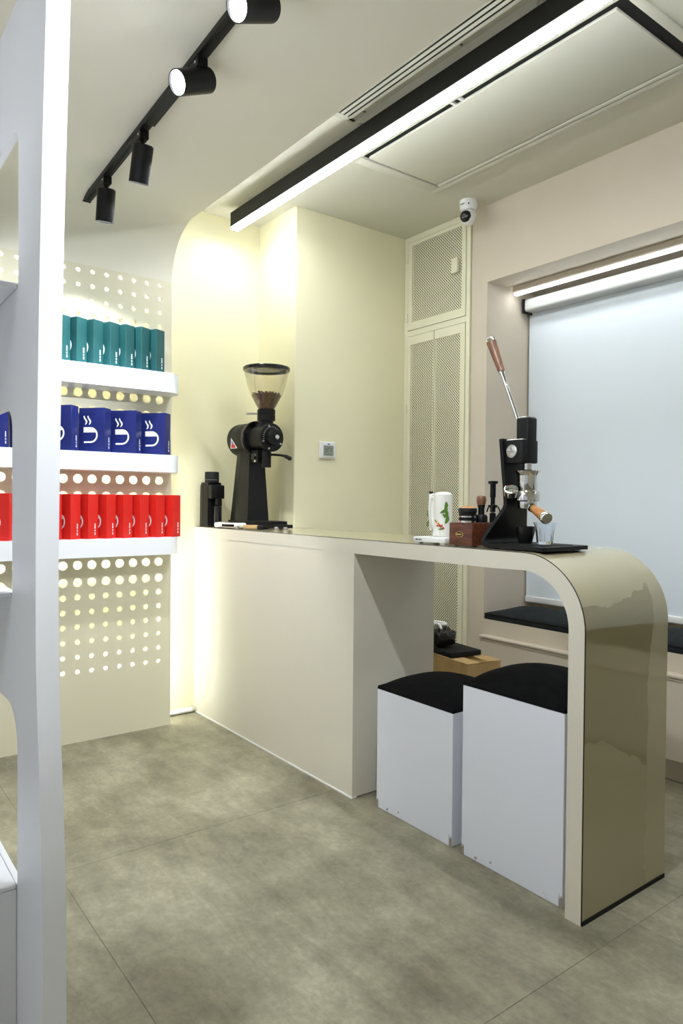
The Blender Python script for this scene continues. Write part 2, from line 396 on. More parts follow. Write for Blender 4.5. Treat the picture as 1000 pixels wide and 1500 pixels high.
# white tube lying along the wall base in the gap beside the counter
t = thing('floor_tube', 'slim white tube lying on the floor between shelf wall and counter', 'tube', (-3.49, 1.40, 0))
mesh_obj('tube_body', cyl(new(), (0, .01, .016), (0, .235, .016), .014, n=16), 'white_plastic', t, 40)
mesh_obj('end_clip', cyl(new(), (0, .235, .016), (0, .252, .016), .0155, n=16), 'steel', t, 40)

# backlight strips between shelf wall and back wall
def strip(name, label, *b):
    e = thing(name, label, 'light', (0, 0, 0), 0, 'backlight strips')
    x0, x1, y0, y1, z0, z1 = b
    mesh_obj('profile', box(new(), x0 - .004, x1, y0, y1, z0, z1), 'white_plastic', e)
    mesh_obj('diffuser', box(new(), x0 - .010, x0 - .0042, y0 + .002, y1 - .002, z0 + .002, z1 - .002), 'led_back', e)
e = thing('backlight_strip', 'upright white backlight strip hidden behind the end of the dotted shelf wall', 'light', (0, 0, 0), 0, 'backlight strips')
mesh_obj('profile', box(new(), XS - .030, XS - .013, YE - .030, YE - .018, .06, .98), 'white_plastic', e)
mesh_obj('diffuser', box(new(), XS - .029, XS - .014, YE - .0178, YE - .012, .062, .978), 'led_gap', e)
strip('backlight_strip', 'level white backlight strip behind the lower dots of the shelf wall', XS - .025, XS - .013, -.6, YE - .06, .93, .955)
strip('backlight_strip', 'level white backlight strip behind the middle dots of the shelf wall', XS - .025, XS - .013, -.6, YE - .06, 1.32, 1.345)
strip('backlight_strip', 'level white backlight strip behind the highest dots of the shelf wall', XS - .025, XS - .013, -.6, YE - .06, 2.245, 2.27)
strip('backlight_strip', 'level white backlight strip near the floor behind the shelf wall', XS - .025, XS - .013, -.6, YE - .06, .22, .245)

# ------------------------------------------------------------------ wall shelves
def wall_shelf(label, z0, z1):
    xf = -3.205; r = .05; y1 = YE - .005
    poly = [(XS, -1.15), (xf, -1.15), (xf, y1 - .085)] + arc(xf - .085, y1 - .085, .085, 0, 90, 10)[1:] + [(XS, y1)]
    e = thing('wall_shelf', label, 'shelf', (XS, .6, z0), 0, 'wall shelves')
    t = new(); prism(t, poly, z0, z1, 'XY', Matrix.Translation((-XS, -.6, -z0)))
    mesh_obj('shelf_board', t, 'white_paint', e, 30)
    t = new(); prism(t, poly, -.0, .004, 'XY', Matrix.Translation((-XS - .0015, -.6, z1 - z0)))
    mesh_obj('shelf_top_sheet', t, 'white_laminate', e, 30)
SH = [(1.662, 1.751), (1.277, 1.356), (.881, .960)]
wall_shelf('thick white wall shelf carrying the teal boxes', *SH[0])
wall_shelf('thick white wall shelf carrying the navy boxes', *SH[1])
wall_shelf('thick white wall shelf carrying the red boxes', *SH[2])

# ------------------------------------------------------------------ coffee boxes
BW, BD, BH = .128, .058, .203
def flat_poly(bm, pts, y, th=.0006):
    # polygon in (x,z) just proud of the front face (front = -y)
    prism(bm, pts, y - th, y, 'XZ')
def coffee_box(m, label, cat, loc, rz, grp, logo=True):
    e = thing('coffee_box', label, cat, loc, rz, grp)
    b = mesh_obj('carton', box(new(), -BW / 2, BW / 2, -BD / 2, BD / 2, 0, BH, .0012, 1), m, e)
    lg = new(); y = -BD / 2
    cx, cz = -.006, .078
    # cup: straight left lip, half-round bowl open at the upper left
    ro, ri = .036, .0285
    bowl = [(cx - .032, cz - ro), (cx, cz - ro)] + arc(cx, cz, ro, -90, 30, 14) + arc(cx, cz, ri, 30, -90, 14) + [(cx - .032, cz - ri)]
    flat_poly(lg, bowl, y)
    flat_poly(lg, [(cx - .034, cz + .012), (cx - .034, cz + .036)] + [(cx + .005, cz + .036)] + arc(cx, cz, ro, 70, 20, 8) + [(cx - .004, cz + .012)], y)
    for k in (-1, 1):
        L = [(cx - .016 + k * .0095 + .006 * math.sin(t * PI * 1.6) , cz + .048 + .040 * t) for t in [i / 10 for i in range(11)]]
        wd = [.0038 * (1 - abs(i / 10 - .5) * 1.1) + .0008 for i in range(11)]
        flat_poly(lg, [(a - w_, c) for (a, c), w_ in zip(L, wd)] + [(a + w_, c) for (a, c), w_ in zip(L, wd)][::-1], y)
    mesh_obj('cup_print', lg, 'print_white', e)
    tx = new(); z = .018
    for wdt in (.006, .003, 0, .003, .003, 0, .006, .004, .003, .004):
        if wdt: box(tx, BW / 2, BW / 2 + .0005, .006, .0125, z, z + wdt)
        z += max(wdt, .002) + .0017
    mesh_obj('spine_print', tx, 'print_white', e)
    return e
def box_row(m, colour, shelf, yr, pitch, phi, n, grp, xc=-3.288, extra=()):
    z = SH[shelf][1] + .0045
    sh = ['top', 'middle', 'lowest'][shelf]
    for k in range(n):
        ph = phi + random.uniform(-1.2, 1.2)
        # local front is -y; front normal must be +X turned by -phi
        coffee_box(m, '%s cup-print box, %s from the counter end of the %s shelf' % (colour, ORD[k], sh), 'box', (xc, yr - pitch * k, z), math.radians(90 - ph), grp)
box_row('teal', 'teal', 0, 1.316, .0738, 64, 9, 'teal boxes on the top shelf')
box_row('navy', 'navy blue', 1, 1.345, .1465, 48, 6, 'navy boxes on the middle shelf')
box_row('red', 'bright red', 2, 1.40, .0802, 64, 8, 'red boxes on the lowest shelf', -3.283)
for k, y in enumerate((.632, .478)):
    coffee_box('red', ['dark red cup-print box seen through the white partition, front turned outward', 'red cup-print box at the very left edge behind the white partition'][k], 'box', (-3.283, y, SH[2][1] + .0045), math.radians(90 - 30), 'red boxes on the lowest shelf')

# ------------------------------------------------------------------ white partition with openings (left foreground)
YP, TP, EP = .336, .012, .0415
def partition():
    front = [(-1.326, 2.153), (-1.3235, 2.0297), (-1.3472, 1.7875), (-1.3693, 1.4985), (-1.3855, 1.1925), (-1.3915, 0.9953), (-1.3855, 0.804), (-1.36, 0.5975), (-1.3413, 0.436), (-1.337, 0.2575), (-1.3362, 0.09), (-1.3362, 0)]
    fp = [(p.x, p.y) for p in smooth_path([(a, b, 0) for a, b in front], 5)]
    # openings (x right edge, sill, head)
    ops = [(-1.53, 1.5818, 1.8963, 0.038), (-1.5827, 0.9503, 1.3387, 0.051), (-1.5351, 0.3561, 0.7165, 0.085)]
    xl = -2.10; xb = -2.72; zt = 2.153
    e = thing('display_partition', 'tall white display partition with rounded openings at the left edge', 'partition', (-1.45, YP, 0))
    T = Matrix.Translation((1.45, -YP, 0)); bm = new()
    # right upright with the notches of the openings, as one polygon strip decomposed by height
    zs = sorted({0, zt} | {z for o in ops for z in o[1:3]} | {b for a, b in fp})
    def fx(z):
        for (a, b), (c, d) in zip(fp, fp[1:]):
            if d <= z <= b: return a + (c - a) * ((b - z) / (b - d) if b != d else 0)
        return fp[-1][0]
    def left(z):
        for xo, s, h, r in ops:
            if s - 1e-9 <= z <= h + 1e-9:
                if z > h - r: q = (z - (h - r)) / r; return xo - r * (1 - math.sqrt(max(0, 1 - q * q)))
                return xo
        return None
    zz_ = set(zs)
    for xo, s, h, r in ops:
        for k in range(9): zz_.add(h - r * (1 - math.sin(k / 8 * PI / 2)))
    zl = sorted(zz_)
    for a, b in zip(zl, zl[1:]):
        if b - a < 1e-6: continue
        mid = (a + b) / 2; lm = left(mid)
        if lm is None: la = lb = xb
        else: la, lb = left(a + 1e-7), left(b - 1e-7); la = la if la is not None else lm; lb = lb if lb is not None else lm
        prism(bm, [(la, a), (fx(a) - .014, a), (fx(b) - .014, b), (lb, b)], YP, YP + TP, 'XZ', T)
    # far upright of the partition beyond the openings
    for xo, s, h, r in ops: box(bm, xb, xl, YP, YP + TP, s, h, mtx=T)
    bmesh.ops.remove_doubles(bm, verts=bm.verts[:], dist=1e-5)
    seen = {}; dead = []
    for f in bm.faces:
        k = tuple(sorted(v.index for v in f.verts))
        seen.setdefault(k, []).append(f)
    for k, L in seen.items():
        if len(L) > 1: dead += L
    bmesh.ops.delete(bm, geom=dead, context='FACES_ONLY')
    mesh_obj('panel', bm, 'white_paint', e)
    bm = new(); prism(bm, fp + [(x - .0139, z) for x, z in fp[::-1]], YP, YP + EP, 'XZ', T); mesh_obj('front_edging', bm, 'white_paint', e, 30)
    for i, (xo, s, h, r) in enumerate(ops):
        bb = new(); box(bb, xl, xo - .004, -.529, YP - .001, s - .010, s + .001, .002, 1, T)
        mesh_obj('shelf', bb, 'white_paint', e)
    bb = new(); box(bb, xb, -1.40, -.57, -.53, 0, zt, 0, 1, T); mesh_obj('side_panel', bb, 'white_paint', e)
    bb = new(); box(bb, xl, ops[2][0] - .004, -.529, YP - .001, 0, ops[2][1] - .0105, 0, 1, T); mesh_obj('plinth', bb, 'white_paint', e)
partition()

# ------------------------------------------------------------------ counter with waterfall end
def counter():
    e = thing('bar_counter', 'long cream bar counter with curved waterfall end and open knee space', 'counter', (-2.3, 1.87, 0))
    T = Matrix.Translation((2.3, -1.87, 0)); R, th = .205, .05
    bm = new(); box(bm, X1, XW + .004, Y0, YR - .003, 0.004, HC - .056, mtx=T); box(bm, XW + .004, XR, Y0, Y1, 0.004, HC - .056, mtx=T)
    mesh_obj('body', bm, 'counter', e)
    mesh_obj('caulk', box(new(), X1, XR + .003, Y0 - .004, Y0 + .02, 0, .006, mtx=T), 'white_plastic', e)
    t = HC - .002
    outer = arc(X2 - R, t - R, R, 90, 0, 18) + [(X2, 0.0)]
    inner = [(X2 - th, 0.0)] + arc(X2 - R - .0, t - R, R - th, 0, 90, 16)
    prof = [(XW + .004, t)] + outer + inner + [(X2 - R - .12, t - .053), (XW + .004, t - .056)]
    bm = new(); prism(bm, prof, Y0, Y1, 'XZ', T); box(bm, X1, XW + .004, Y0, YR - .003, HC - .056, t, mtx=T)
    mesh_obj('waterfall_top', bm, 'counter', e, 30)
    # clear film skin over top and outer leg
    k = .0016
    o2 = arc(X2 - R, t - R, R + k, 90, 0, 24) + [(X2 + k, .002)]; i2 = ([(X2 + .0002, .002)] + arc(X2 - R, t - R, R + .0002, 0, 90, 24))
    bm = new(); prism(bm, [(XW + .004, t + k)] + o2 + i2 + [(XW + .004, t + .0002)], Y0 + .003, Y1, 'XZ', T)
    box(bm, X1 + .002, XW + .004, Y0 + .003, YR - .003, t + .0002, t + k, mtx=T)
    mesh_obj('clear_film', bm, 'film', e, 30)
    bm = new(); prism(bm, [(X1 + .002, t + k + .0004)] + arc(X2 - R, t - R, R + k + .0004, 90, 0, 24) + [(X2 + k + .0004, .002), (X2 + .0002, .002)] + arc(X2 - R, t - R, R + .0002, 0, 90, 24) + [(X1 + .002, t + .0002)], Y0 + .0012, Y0 + .0034, 'XZ', T)
    mesh_obj('film_edge', bm, 'black_rubber', e)
    mesh_obj('foot_line', box(new(), X2 + .001, X2 + .004, Y0 + .004, Y1, 0, .012, mtx=T), 'black_rubber', e)
counter()

# ------------------------------------------------------------------ stools
def stool_mat():
    m = MATS['white_laminate'].copy(); m.name = 'stool_white'; nt = m.node_tree; b = nt.nodes['Principled BSDF']
    tc = nt.nodes.new('ShaderNodeTexCoord'); n = nt.nodes.new('ShaderNodeTexNoise'); n.inputs['Scale'].default_value = 26; n.inputs['Detail'].default_value = 5
    nt.links.new(tc.outputs['Object'], n.inputs['Vector'])
    s = nt.nodes.new('ShaderNodeSeparateXYZ'); nt.links.new(tc.outputs['Object'], s.inputs[0])
    # scuffs low down, near the floor, where shoes hit
    mr = nt.nodes.new('ShaderNodeMapRange'); mr.inputs['From Min'].default_value = 0.0; mr.inputs['From Max'].default_value = .14; mr.inputs['To Min'].default_value = .09; mr.inputs['To Max'].default_value = -.08
    nt.links.new(s.outputs['Z'], mr.inputs['Value'])
    ad = nt.nodes.new('ShaderNodeMath'); ad.operation = 'ADD'; nt.links.new(n.outputs['Fac'], ad.inputs[0]); nt.links.new(mr.outputs[0], ad.inputs[1])
    r = nt.nodes.new('ShaderNodeValToRGB'); r.color_ramp.elements[0].position = .74; r.color_ramp.elements[1].position = .78
    nt.links.new(ad.outputs[0], r.inputs['Fac'])
    x = nt.nodes.new('ShaderNodeMix'); x.data_type = 'RGBA'; x.inputs['A'].default_value = (.80, .82, .90, 1); x.inputs['B'].default_value = (.36, .33, .28, 1)
    nt.links.new(r.outputs['Color'], x.inputs['Factor']); nt.links.new(x.outputs['Result'], b.inputs['Base Color']); MATS['stool_white'] = m
stool_mat()
def stool(label, x0, x1, y0, dep, h, ch, rz):
    e = thing('box_stool', label, 'stool', (x0, y0, 0), rz, 'box stools under the counter')
    w_ = x1 - x0
    bm = new(); box(bm, 0, w_, 0, dep, 0, h, .0015, 1); mesh_obj('body', bm, 'stool_white', e)
    for i, (x, y) in enumerate(((.0, -.0009), (w_ - .012, -.0009))):
        bm = new(); p = [(x, .0), (x + .012, .0), (x + .012, .028), (x + .007, .035), (x + .004, .022), (x, .040)]
        prism(bm, p, y, .0, 'XZ'); mesh_obj('chip', bm, 'cardboard_dull', e)
    # domed cushion
    bm = new(); N = 14; top = []
    for i in range(N + 1):
        for j in range(N + 1):
            u, v = i / N, j / N; d = (math.sin(PI * u) * math.sin(PI * v)) ** .5 if 0 < i < N and 0 < j < N else 0
            bl = 1 - .012 * (1 if i in (0, N) or j in (0, N) else 0)
            top.append(bm.verts.new((w_ / 2 + (u - .5) * w_ * bl, dep / 2 + (v - .5) * dep * bl, h + .012 + ch * d)))
    for i in range(N):
        for j in range(N):
            a = i * (N + 1) + j; bm.faces.new((top[a], top[a + N + 1], top[a + N + 2], top[a + 1]))
    border = [top[i * (N + 1)] for i in range(N + 1)] + [top[N * (N + 1) + j] for j in range(1, N + 1)] + [top[i * (N + 1) + N] for i in range(N - 1, -1, -1)] + [top[j] for j in range(N - 1, 0, -1)]
    low = [bm.verts.new((min(max(v.co.x + (v.co.x - w_ / 2) * .02, .0), w_), min(max(v.co.y + (v.co.y - dep / 2) * .02, .0), dep), h + .0004)) for v in border]
    for i in range(len(border)): j = (i + 1) % len(border); bm.faces.new((border[i], border[j], low[j], low[i]))
    bm.faces.new(low)
    mesh_obj('cushion', bm, 'velvet', e, 60)
mat('cardboard_dull', (.30, .27, .22), .8)
stool('lower white box stool with domed black cushion beside the counter body', -2.011, -1.622, 1.695, .34, .445, .050, 0)
stool('taller white box stool with domed black cushion beside the curved counter leg', -1.576, -1.189, 1.692, .34, .553, .062, 0)

# ------------------------------------------------------------------ window niche: blind, light, seat cushion
t = thing('roller_blind', 'pale grey-white roller blind covering the whole window', 'blind', (-.3, YG, .6))
mesh_obj('fabric', box(new(), XN + .010 + .3, XE - .02 + .3, -.001, .001, .02, 1.63), 'blind', t)
mesh_obj('bottom_bar', box(new(), XN + .010 + .3, XE - .02 + .3, -.012, .012, -.004, .030, .006, 3), 'white_plastic', t, 40)
cas = new(); box(cas, XN + .028 + .3, XE - .02 + .3, -.075, .008, 1.582, 1.650, .014, 4)
mesh_obj('cassette', cas, 'cassette', t, 40)
mesh_obj('end_cap', box(new(), XN + .018 + .3, XN + .028 + .3, -.080, .010, 1.576, 1.654, .004, 2), 'black_rubber', t, 40)
t = thing('batten_light', 'white linear batten light glowing above the roller blind', 'light', (-.3, 3.03, ZN))
hs = new(); prism(hs, [(-.024, -.001), (-.024, -.026), (-.017, -.032), (.017, -.032), (.024, -.026), (.024, -.001)], XN + .03 + .3, XE - .05, 'YZ'); mesh_obj('housing', hs, 'rose', t)
df = new(); prism(df, [(-.016, -.0325), (-.015, -.040), (-.008, -.044), (.008, -.044), (.015, -.040), (.016, -.0325)], XN + .03 + .3, XE - .05, 'YZ'); mesh_obj('diffuser', df, 'led_niche', t)
t = thing('seat_cushion', 'long black upholstered cushion on the window seat', 'cushion', (-.3, 2.99, .5305))
bm = new(); N = 40; L = XE - XN - .02; D0, D1 = 2.845 - 2.99, 3.15 - 2.99
for i in range(N): pass
secs = []
for i in range(N + 1):
    s = i / N; x = XN + .004 + .3 + L * s
    dx = min(x - (XN + .304), XN + .304 + L - x); rise = .042 * min(1, (dx / .16)) ** .5 if dx > 0 else 0
    pr = [(D0, 0), (D0 - .004, .012), (D0, .030 + rise * .1)] + [(D0 + (D1 - D0) * q, .032 + rise * (math.sin(PI * min(1, q * 1.0)) ** .6)) for q in (.06, .15, .3, .5, .7, .85, .95)] + [(D1, .03), (D1, 0)]
    secs.append([bm.verts.new((x, y, z)) for y, z in pr])
for a, b in zip(secs, secs[1:]):
    for k in range(len(a)): q = (k + 1) % len(a); bm.faces.new((a[k], a[q], b[q], b[k]))
bm.faces.new(secs[0]); bm.faces.new(secs[-1][::-1])
mesh_obj('pad', bm, 'seat_fabric', t, 50)
mesh_obj('piping', box(new(), XN + .304, XN + .304 + L, D0 - .0055, D0 - .001, .026, .031), 'black_rubber', t)

# ------------------------------------------------------------------ perforated cabinet in the corner
def cabinet():
    xl, xr = XW + .002, -2.614
    e = thing('wall_cabinet', 'tall cream metal cabinet with perforated doors built into the corner', 'cabinet', ((xl + xr) / 2, YB, 0))
    T = Matrix.Translation((-(xl + xr) / 2, -YB, 0))
    bm = new()
    box(bm, xl, xl + .030, YB - .012, YB + .03, 0, ZC - .002, .001, 1, T); box(bm, xr - .028, xr, YB - .012, YB + .03, 0, ZC - .002, .001, 1, T)
    box(bm, xl + .03, xr - .028, YB - .012, YB + .03, ZC - .034, ZC - .002, 0, 1, T); box(bm, xl + .03, xr - .028, YB - .012, YB + .03, 2.118, 2.150, 0, 1, T)
    box(bm, xl + .03, xr - .028, YB - .012, YB + .03, 0, .08, 0, 1, T)
    mesh_obj('frame', bm, 'cabinet', e)
    bm = new(); box(bm, xl + .002, xr - .002, YB + .033, YB + .043, .002, ZC - .01, 0, 1, T); mesh_obj('shade_sheet', bm, 'cabinet_shade', e)  # dark sheet close behind the doors stands in for interior shade
    def door(x0, x1, z0, z1, mx, mz, hinge=True, handle=False):
        g = .003; x0 += g; x1 -= g; z0 += g; z1 -= g; ya, yb = YB - .014, YB + .002
        d = new(); m_ = mx
        for q in ((x0, x0 + m_[0], z0, z1), (x1 - m_[1], x1, z0, z1), (x0 + m_[0], x1 - m_[1], z0, z0 + mz[0]), (x0 + m_[0], x1 - m_[1], z1 - mz[1], z1)):
            box(d, q[0], q[1], ya, yb, q[2], q[3], 0, 1, T)
        do = mesh_obj('door', d, 'cabinet', e)
        s = new(); y = YB - .011; ps = [(x0 + m_[0], y, z0 + mz[0]), (x1 - m_[1], y, z0 + mz[0]), (x1 - m_[1], y, z1 - mz[1]), (x0 + m_[0], y, z1 - mz[1])]
        s.faces.new([s.verts.new(T @ Vector(p)) for p in ps])
        mesh_obj('perforated_sheet', s, 'perforated', do)
        if handle:
            h = new(); box(h, -2.735, -2.690, YB - .034, YB - .014, 2.395, 2.475, .003, 2, T); mesh_obj('handle', h, 'cabinet', do)
        if hinge:
            for zz in (z0 + .10 * (z1 - z0), z1 - .22 * (z1 - z0)):
                h = new(); cyl(h, T @ Vector((x0 - .008, YB - .016, zz)), T @ Vector((x0 - .008, YB - .016, zz + .05)), .006, n=10); mesh_obj('hinge', h, 'cabinet', do)
    a, b, c = xl + .03, xr - .028, -2.880
    door(a, b, 2.150, ZC - .034, (.032, .030), (.045, .020), True, True)
    door(a, c, .08, 2.118, (.026, .006), (.04, .05)); door(c, b, .08, 2.118, (.006, .034), (.04, .05), False)
cabinet()

# ------------------------------------------------------------------ ceiling fittings
# linear pendant bar
t = thing('linear_light', 'long black linear ceiling light with glowing white underside over the counter', 'light', (-2.0, 1.815, ZC))
bm = new(); box(bm, -1.37, 1.6, -.026, .026, -.102, -.028, .001, 1); mesh_obj('housing', bm, 'black_metal', t)
mesh_obj('diffuser', box(new(), -1.372, 1.596, -.022, .022, -.114, -.1022, .002, 1), 'led_bar', t)
for x in (-1.2, -.3, .6, 1.4): mesh_obj('mount', cyl(new(), (x, 0, -.028), (x, 0, 0), .012, n=12), 'steel', t, 40)

# slot vent
t = thing('slot_vent', 'cream slatted air vent running along the ceiling beside the light', 'vent', (-1.8, 1.69, ZC))
fr = new(); v0, v1 = -.47, 2.0
for q in ((v0 - .02, v1, -.105, -.085), (v0 - .02, v1, .055, .085), (v0 - .03, v0, -.105, .085)): box(fr, q[0], q[1], q[2], q[3], -.010, 0, .001, 1)
mesh_obj('frame', fr, 'vent', t)
mesh_obj('backing', box(new(), v0, v1, -.085, .055, -.002, -.0005), 'gap_black', t)
for k in range(6):
    y = -.070 + k * .0225; sl = new(); prism(sl, [(y, -.012), (y + .013, -.014), (y + .018, -.003), (y + .012, -.003)], v0 + .004, v1, 'YZ'); mesh_obj('slat', sl, 'vent', t)
for x in (-.40, .12, .66): mesh_obj('screw', lathe(new(), [(.005, -.0115), (.005, -.0095)], 10, (x, .070, 0)), 'dark_steel', t)

# ceiling air-conditioner panel
t = thing('ceiling_panel', 'large cream ceiling air conditioner panel with black edge slots', 'air conditioner', (-1.9, 2.22, ZC))
fr = new(); ax0, ax1, ay0, ay1 = -.645, .80, -.255, .275
for q in ((ax0, ax1, ay1 - .030, ay1), (ax0, ax1, ay0, ay0 + .012), (ax0, ax0 + .055, ay0 + .012, ay1 - .03), (ax1 - .115, ax1, ay0 + .012, ay1 - .03)):
    box(fr, q[0], q[1], q[2], q[3], -.018, 0, .003, 2)
mesh_obj('frame', fr, 'ceiling', t, 40)
mesh_obj('inner_lip', box(new(), ax0 + .065, ax1 - .16, ay1 - .056, ay1 - .038, -.020, 0, .002, 1), 'ceiling', t)
mesh_obj('slot', box(new(), ax0 + .055, ax1 - .115, ay0 + .012, ay1 - .03, -.006, -.001), 'gap_black', t)
mesh_obj('panel', box(new(), ax0 + .068, .640, ay0 + .044, ay1 - .062, -.018, -.006, .003, 2), 'ceiling', t, 40)
mesh_obj('grille_blade', box(new(), .715, .722, ay0 + .03, ay1 - .05, -.024, -.0185), 'ceiling', t)
for x in (-.05, -.01): mesh_obj('clip', box(new(), x, x + .012, ay0 + .013, ay0 + .044, -.014, -.006), 'white_plastic', t)
tr3 = struct(mesh_obj('trim_3', box(new(), -.95, -.91, 1.46, 2.80, ZC - .03, ZC, .004, 2), 'ceiling'))

# spotlights on a track
DT = Vector((1.471, -.058, 0)).normalized(); T0 = Vector((-3.205, .988, ZS))
def track_pt(s): return T0 + DT * s
rz_t = math.atan2(DT.y, DT.x)
t = thing('light_track', 'slim black light track across the dropped ceiling', 'track', tuple(T0), rz_t)
mesh_obj('rail', box(new(), 0, 3.2, -.017, .017, -.020, -.0005, .001, 1), 'black_metal', t)
mesh_obj('groove', box(new(), .02, 3.18, -.006, .006, -.0212, -.0201), 'gap_black', t)
mesh_obj('end_cap', box(new(), -.012, 0, -.018, .018, -.021, -.0005, .001, 1), 'black_metal', t)
mesh_obj('power_joint', box(new(), .80, 1.12, -.019, .019, -.028, -.0205, .001, 1), 'black_metal', t)
def spot(label, s, aim, L=.130, r=.036, off=(0, 0, 0), watts=SPOT_W, ang=70, stem=.055, blend=.35):
    b = track_pt(s) + Vector((0, 0, -.0215))
    e = thing('track_spotlight', label, 'spotlight', tuple(b), 0, 'spotlights on the track')
    rm = Matrix.Rotation(rz_t, 4, 'Z')
    mesh_obj('adapter', box(new(), -.05, .05, -.0165, .0165, -.030, 0, .002, 1, rm), 'black_metal', e)
    mesh_obj('lever_dot', lathe(new(), [(.004, 0), (.004, .001)], 10, mtx=rm @ Matrix.Translation((.03, -.0167, -.012)) @ Matrix.Rotation(PI / 2, 4, 'X')), 'print_white', e)
    a = Vector(aim).normalized(); p = Vector((.025 * DT.x, .025 * DT.y, -.030))
    j = p + Vector((0, 0, -stem))
    mesh_obj('stem', cyl(new(), p + Vector((0, 0, .002)), j, .008, n=12), 'black_metal', e, 40)
    c0 = j - a * L * .30 + Vector(off); m_, _ = along(c0, c0 + a)
    mesh_obj('head', lathe(new(), [(0, 0), (r - .004, 0), (r, .004), (r, L), (r - .003, L), (r - .003, L - .010), (0, L - .010)], 32, mtx=m_, caps=False), 'black_metal', e, 40)
    mesh_obj('lens', lathe(new(), [(0, L - .0085), (r - .0035, L - .0085), (r - .0035, L - .0095), (0, L - .0095)], 28, mtx=m_, caps=False), 'led_spot', e)
    ld = bpy.data.lights.new('spot_beam', 'SPOT'); ld.energy = watts; ld.spot_size = math.radians(ang); ld.spot_blend = blend; ld.shadow_soft_size = .03; ld.color = COOL
    lo = bpy.data.objects.new('spot_beam', ld); COL.objects.link(lo); lo.parent = e
    q = Vector((0, 0, -1)).rotation_difference(a); lo.rotation_mode = 'QUATERNION'; lo.rotation_quaternion = q; lo.location = c0 + a * (L + .004)
spot('black track spotlight nearest the shelf wall, pointing down', .26, (-.25, .02, -.97), watts=26, ang=104)
spot('second black track spotlight from the shelf wall, tilted toward it', .70, (-.34, .0, -.94), watts=45, ang=85)
spot('third black track spotlight from the shelf wall with glowing lens', 1.21, (.17, -.80, -.42), watts=30, ang=64, stem=.03)
spot('black track spotlight at the top edge of the picture with glowing lens', 1.60, (.17, -.80, -.42), watts=30, ang=64, stem=.03)
spot('black track spotlight nearest the photographer, aimed at the dotted shelf wall', 2.45, (-.985, .010, -.172), watts=200, ang=23, stem=.06, blend=.75)
spot('unseen black track spotlight added as fill, pointing down between photographer and counter', 2.16, (-.12, .18, -.97), watts=45, ang=125, stem=.03)  # out-of-view spot added to brighten counter front and stools
spot('black track spotlight aimed at the white partition', 2.62, (-.70, -.50, -.62), watts=75, ang=58, stem=.06, blend=.7)

# unseen fill light added on the dropped ceiling, shaped as a panel fixture
for lx, ly, lb in ((-1.30, -1.25, 'unseen white fill panel added on the dropped ceiling beyond the partition'),):
    t = thing('fill_panel', lb, 'light', (lx, ly, ZS), 0)
    mesh_obj('frame', box(new(), -.62, .62, -.17, .17, -.030, -.001, .002, 1), 'white_plastic', t)
    mesh_obj('diffuser', box(new(), -.60, .60, -.15, .15, -.034, -.0302), 'led_fill', t)

# ceiling camera
t = thing('security_camera', 'small white security camera under the ceiling above the cabinet', 'camera', (-2.535, 2.72, ZC))
mesh_obj('base', lathe(new(), [(0, 0), (.043, 0), (.045, -.012), (.044, -.040), (.036, -.052), (0, -.052)], 28, caps=False), 'white_plastic', t, 40)
hd = mesh_obj('head', lathe(new(), [(0, -.048), (.026, -.05), (.038, -.062), (.042, -.082), (.038, -.104), (.024, -.120), (0, -.125)], 28, caps=False), 'white_plastic', t, 60)
dv = Vector((.25, -.97, -.12)).normalized()
lm, _ = along(Vector((0, 0, -.084)) + dv * .026, Vector((0, 0, -.084)) + dv)
mesh_obj('lens_face', lathe(new(), [(0, .0), (.031, .0), (.027, .012), (.015, .018), (0, .019)], 24, mtx=lm, caps=False), 'black_gloss', hd, 50)
mesh_obj('lens', lathe(new(), [(.010, .015), (.010, .0215), (.007, .0215), (.006, .019), (0, .019)], 16, mtx=lm, caps=False), 'dark_steel', hd, 50)
lt = new()
for k in range(4): box(lt, -.012 + k * .007, -.0075 + k * .007, -.0452, -.0445, -.030, -.024)
mesh_obj('brand_mark', lt, 'dark_steel', t)
mesh_obj('screw_hole', lathe(new(), [(.004, 0), (.004, .002)], 10, mtx=Matrix.Translation((.032, -.032, -.030)) @ Vector((0, 0, 1)).rotation_difference(Vector((1, -1, 0))).to_matrix().to_4x4()), 'gap_black', t)

# thermostat
t = thing('thermostat', 'square white wall thermostat with grey display on the cream wall', 'thermostat', (XW, 2.262, 1.422))
mesh_obj('housing', box(new(), 0.0002, .016, -.055, .055, -.047, .047, .006, 3), 'white_plastic', t, 40)
mesh_obj('bezel', box(new(), .0155, .020, -.047, .047, -.039, .039, .0035, 2), 'white_plastic', t, 40)
mesh_obj('display', box(new(), .0195, .0205, -.034, .034, -.031, .026), 'lcd', t)
mesh_obj('brand_mark', box(new(), .0195, .0205, -.008, .008, .030, .036), 'badge_blue', t)
dg = new()
for a, b, c, d in ((-.02, -.016, -.012, .012), (-.008, -.004, -.012, .012), (-.008, .006, .010, .014), (.014, .018, -.004, .012), (-.024, .02, -.024, -.021)): box(dg, .0204, .0207, a, b, c, d)
mesh_obj('digits', dg, 'dark_steel', t)

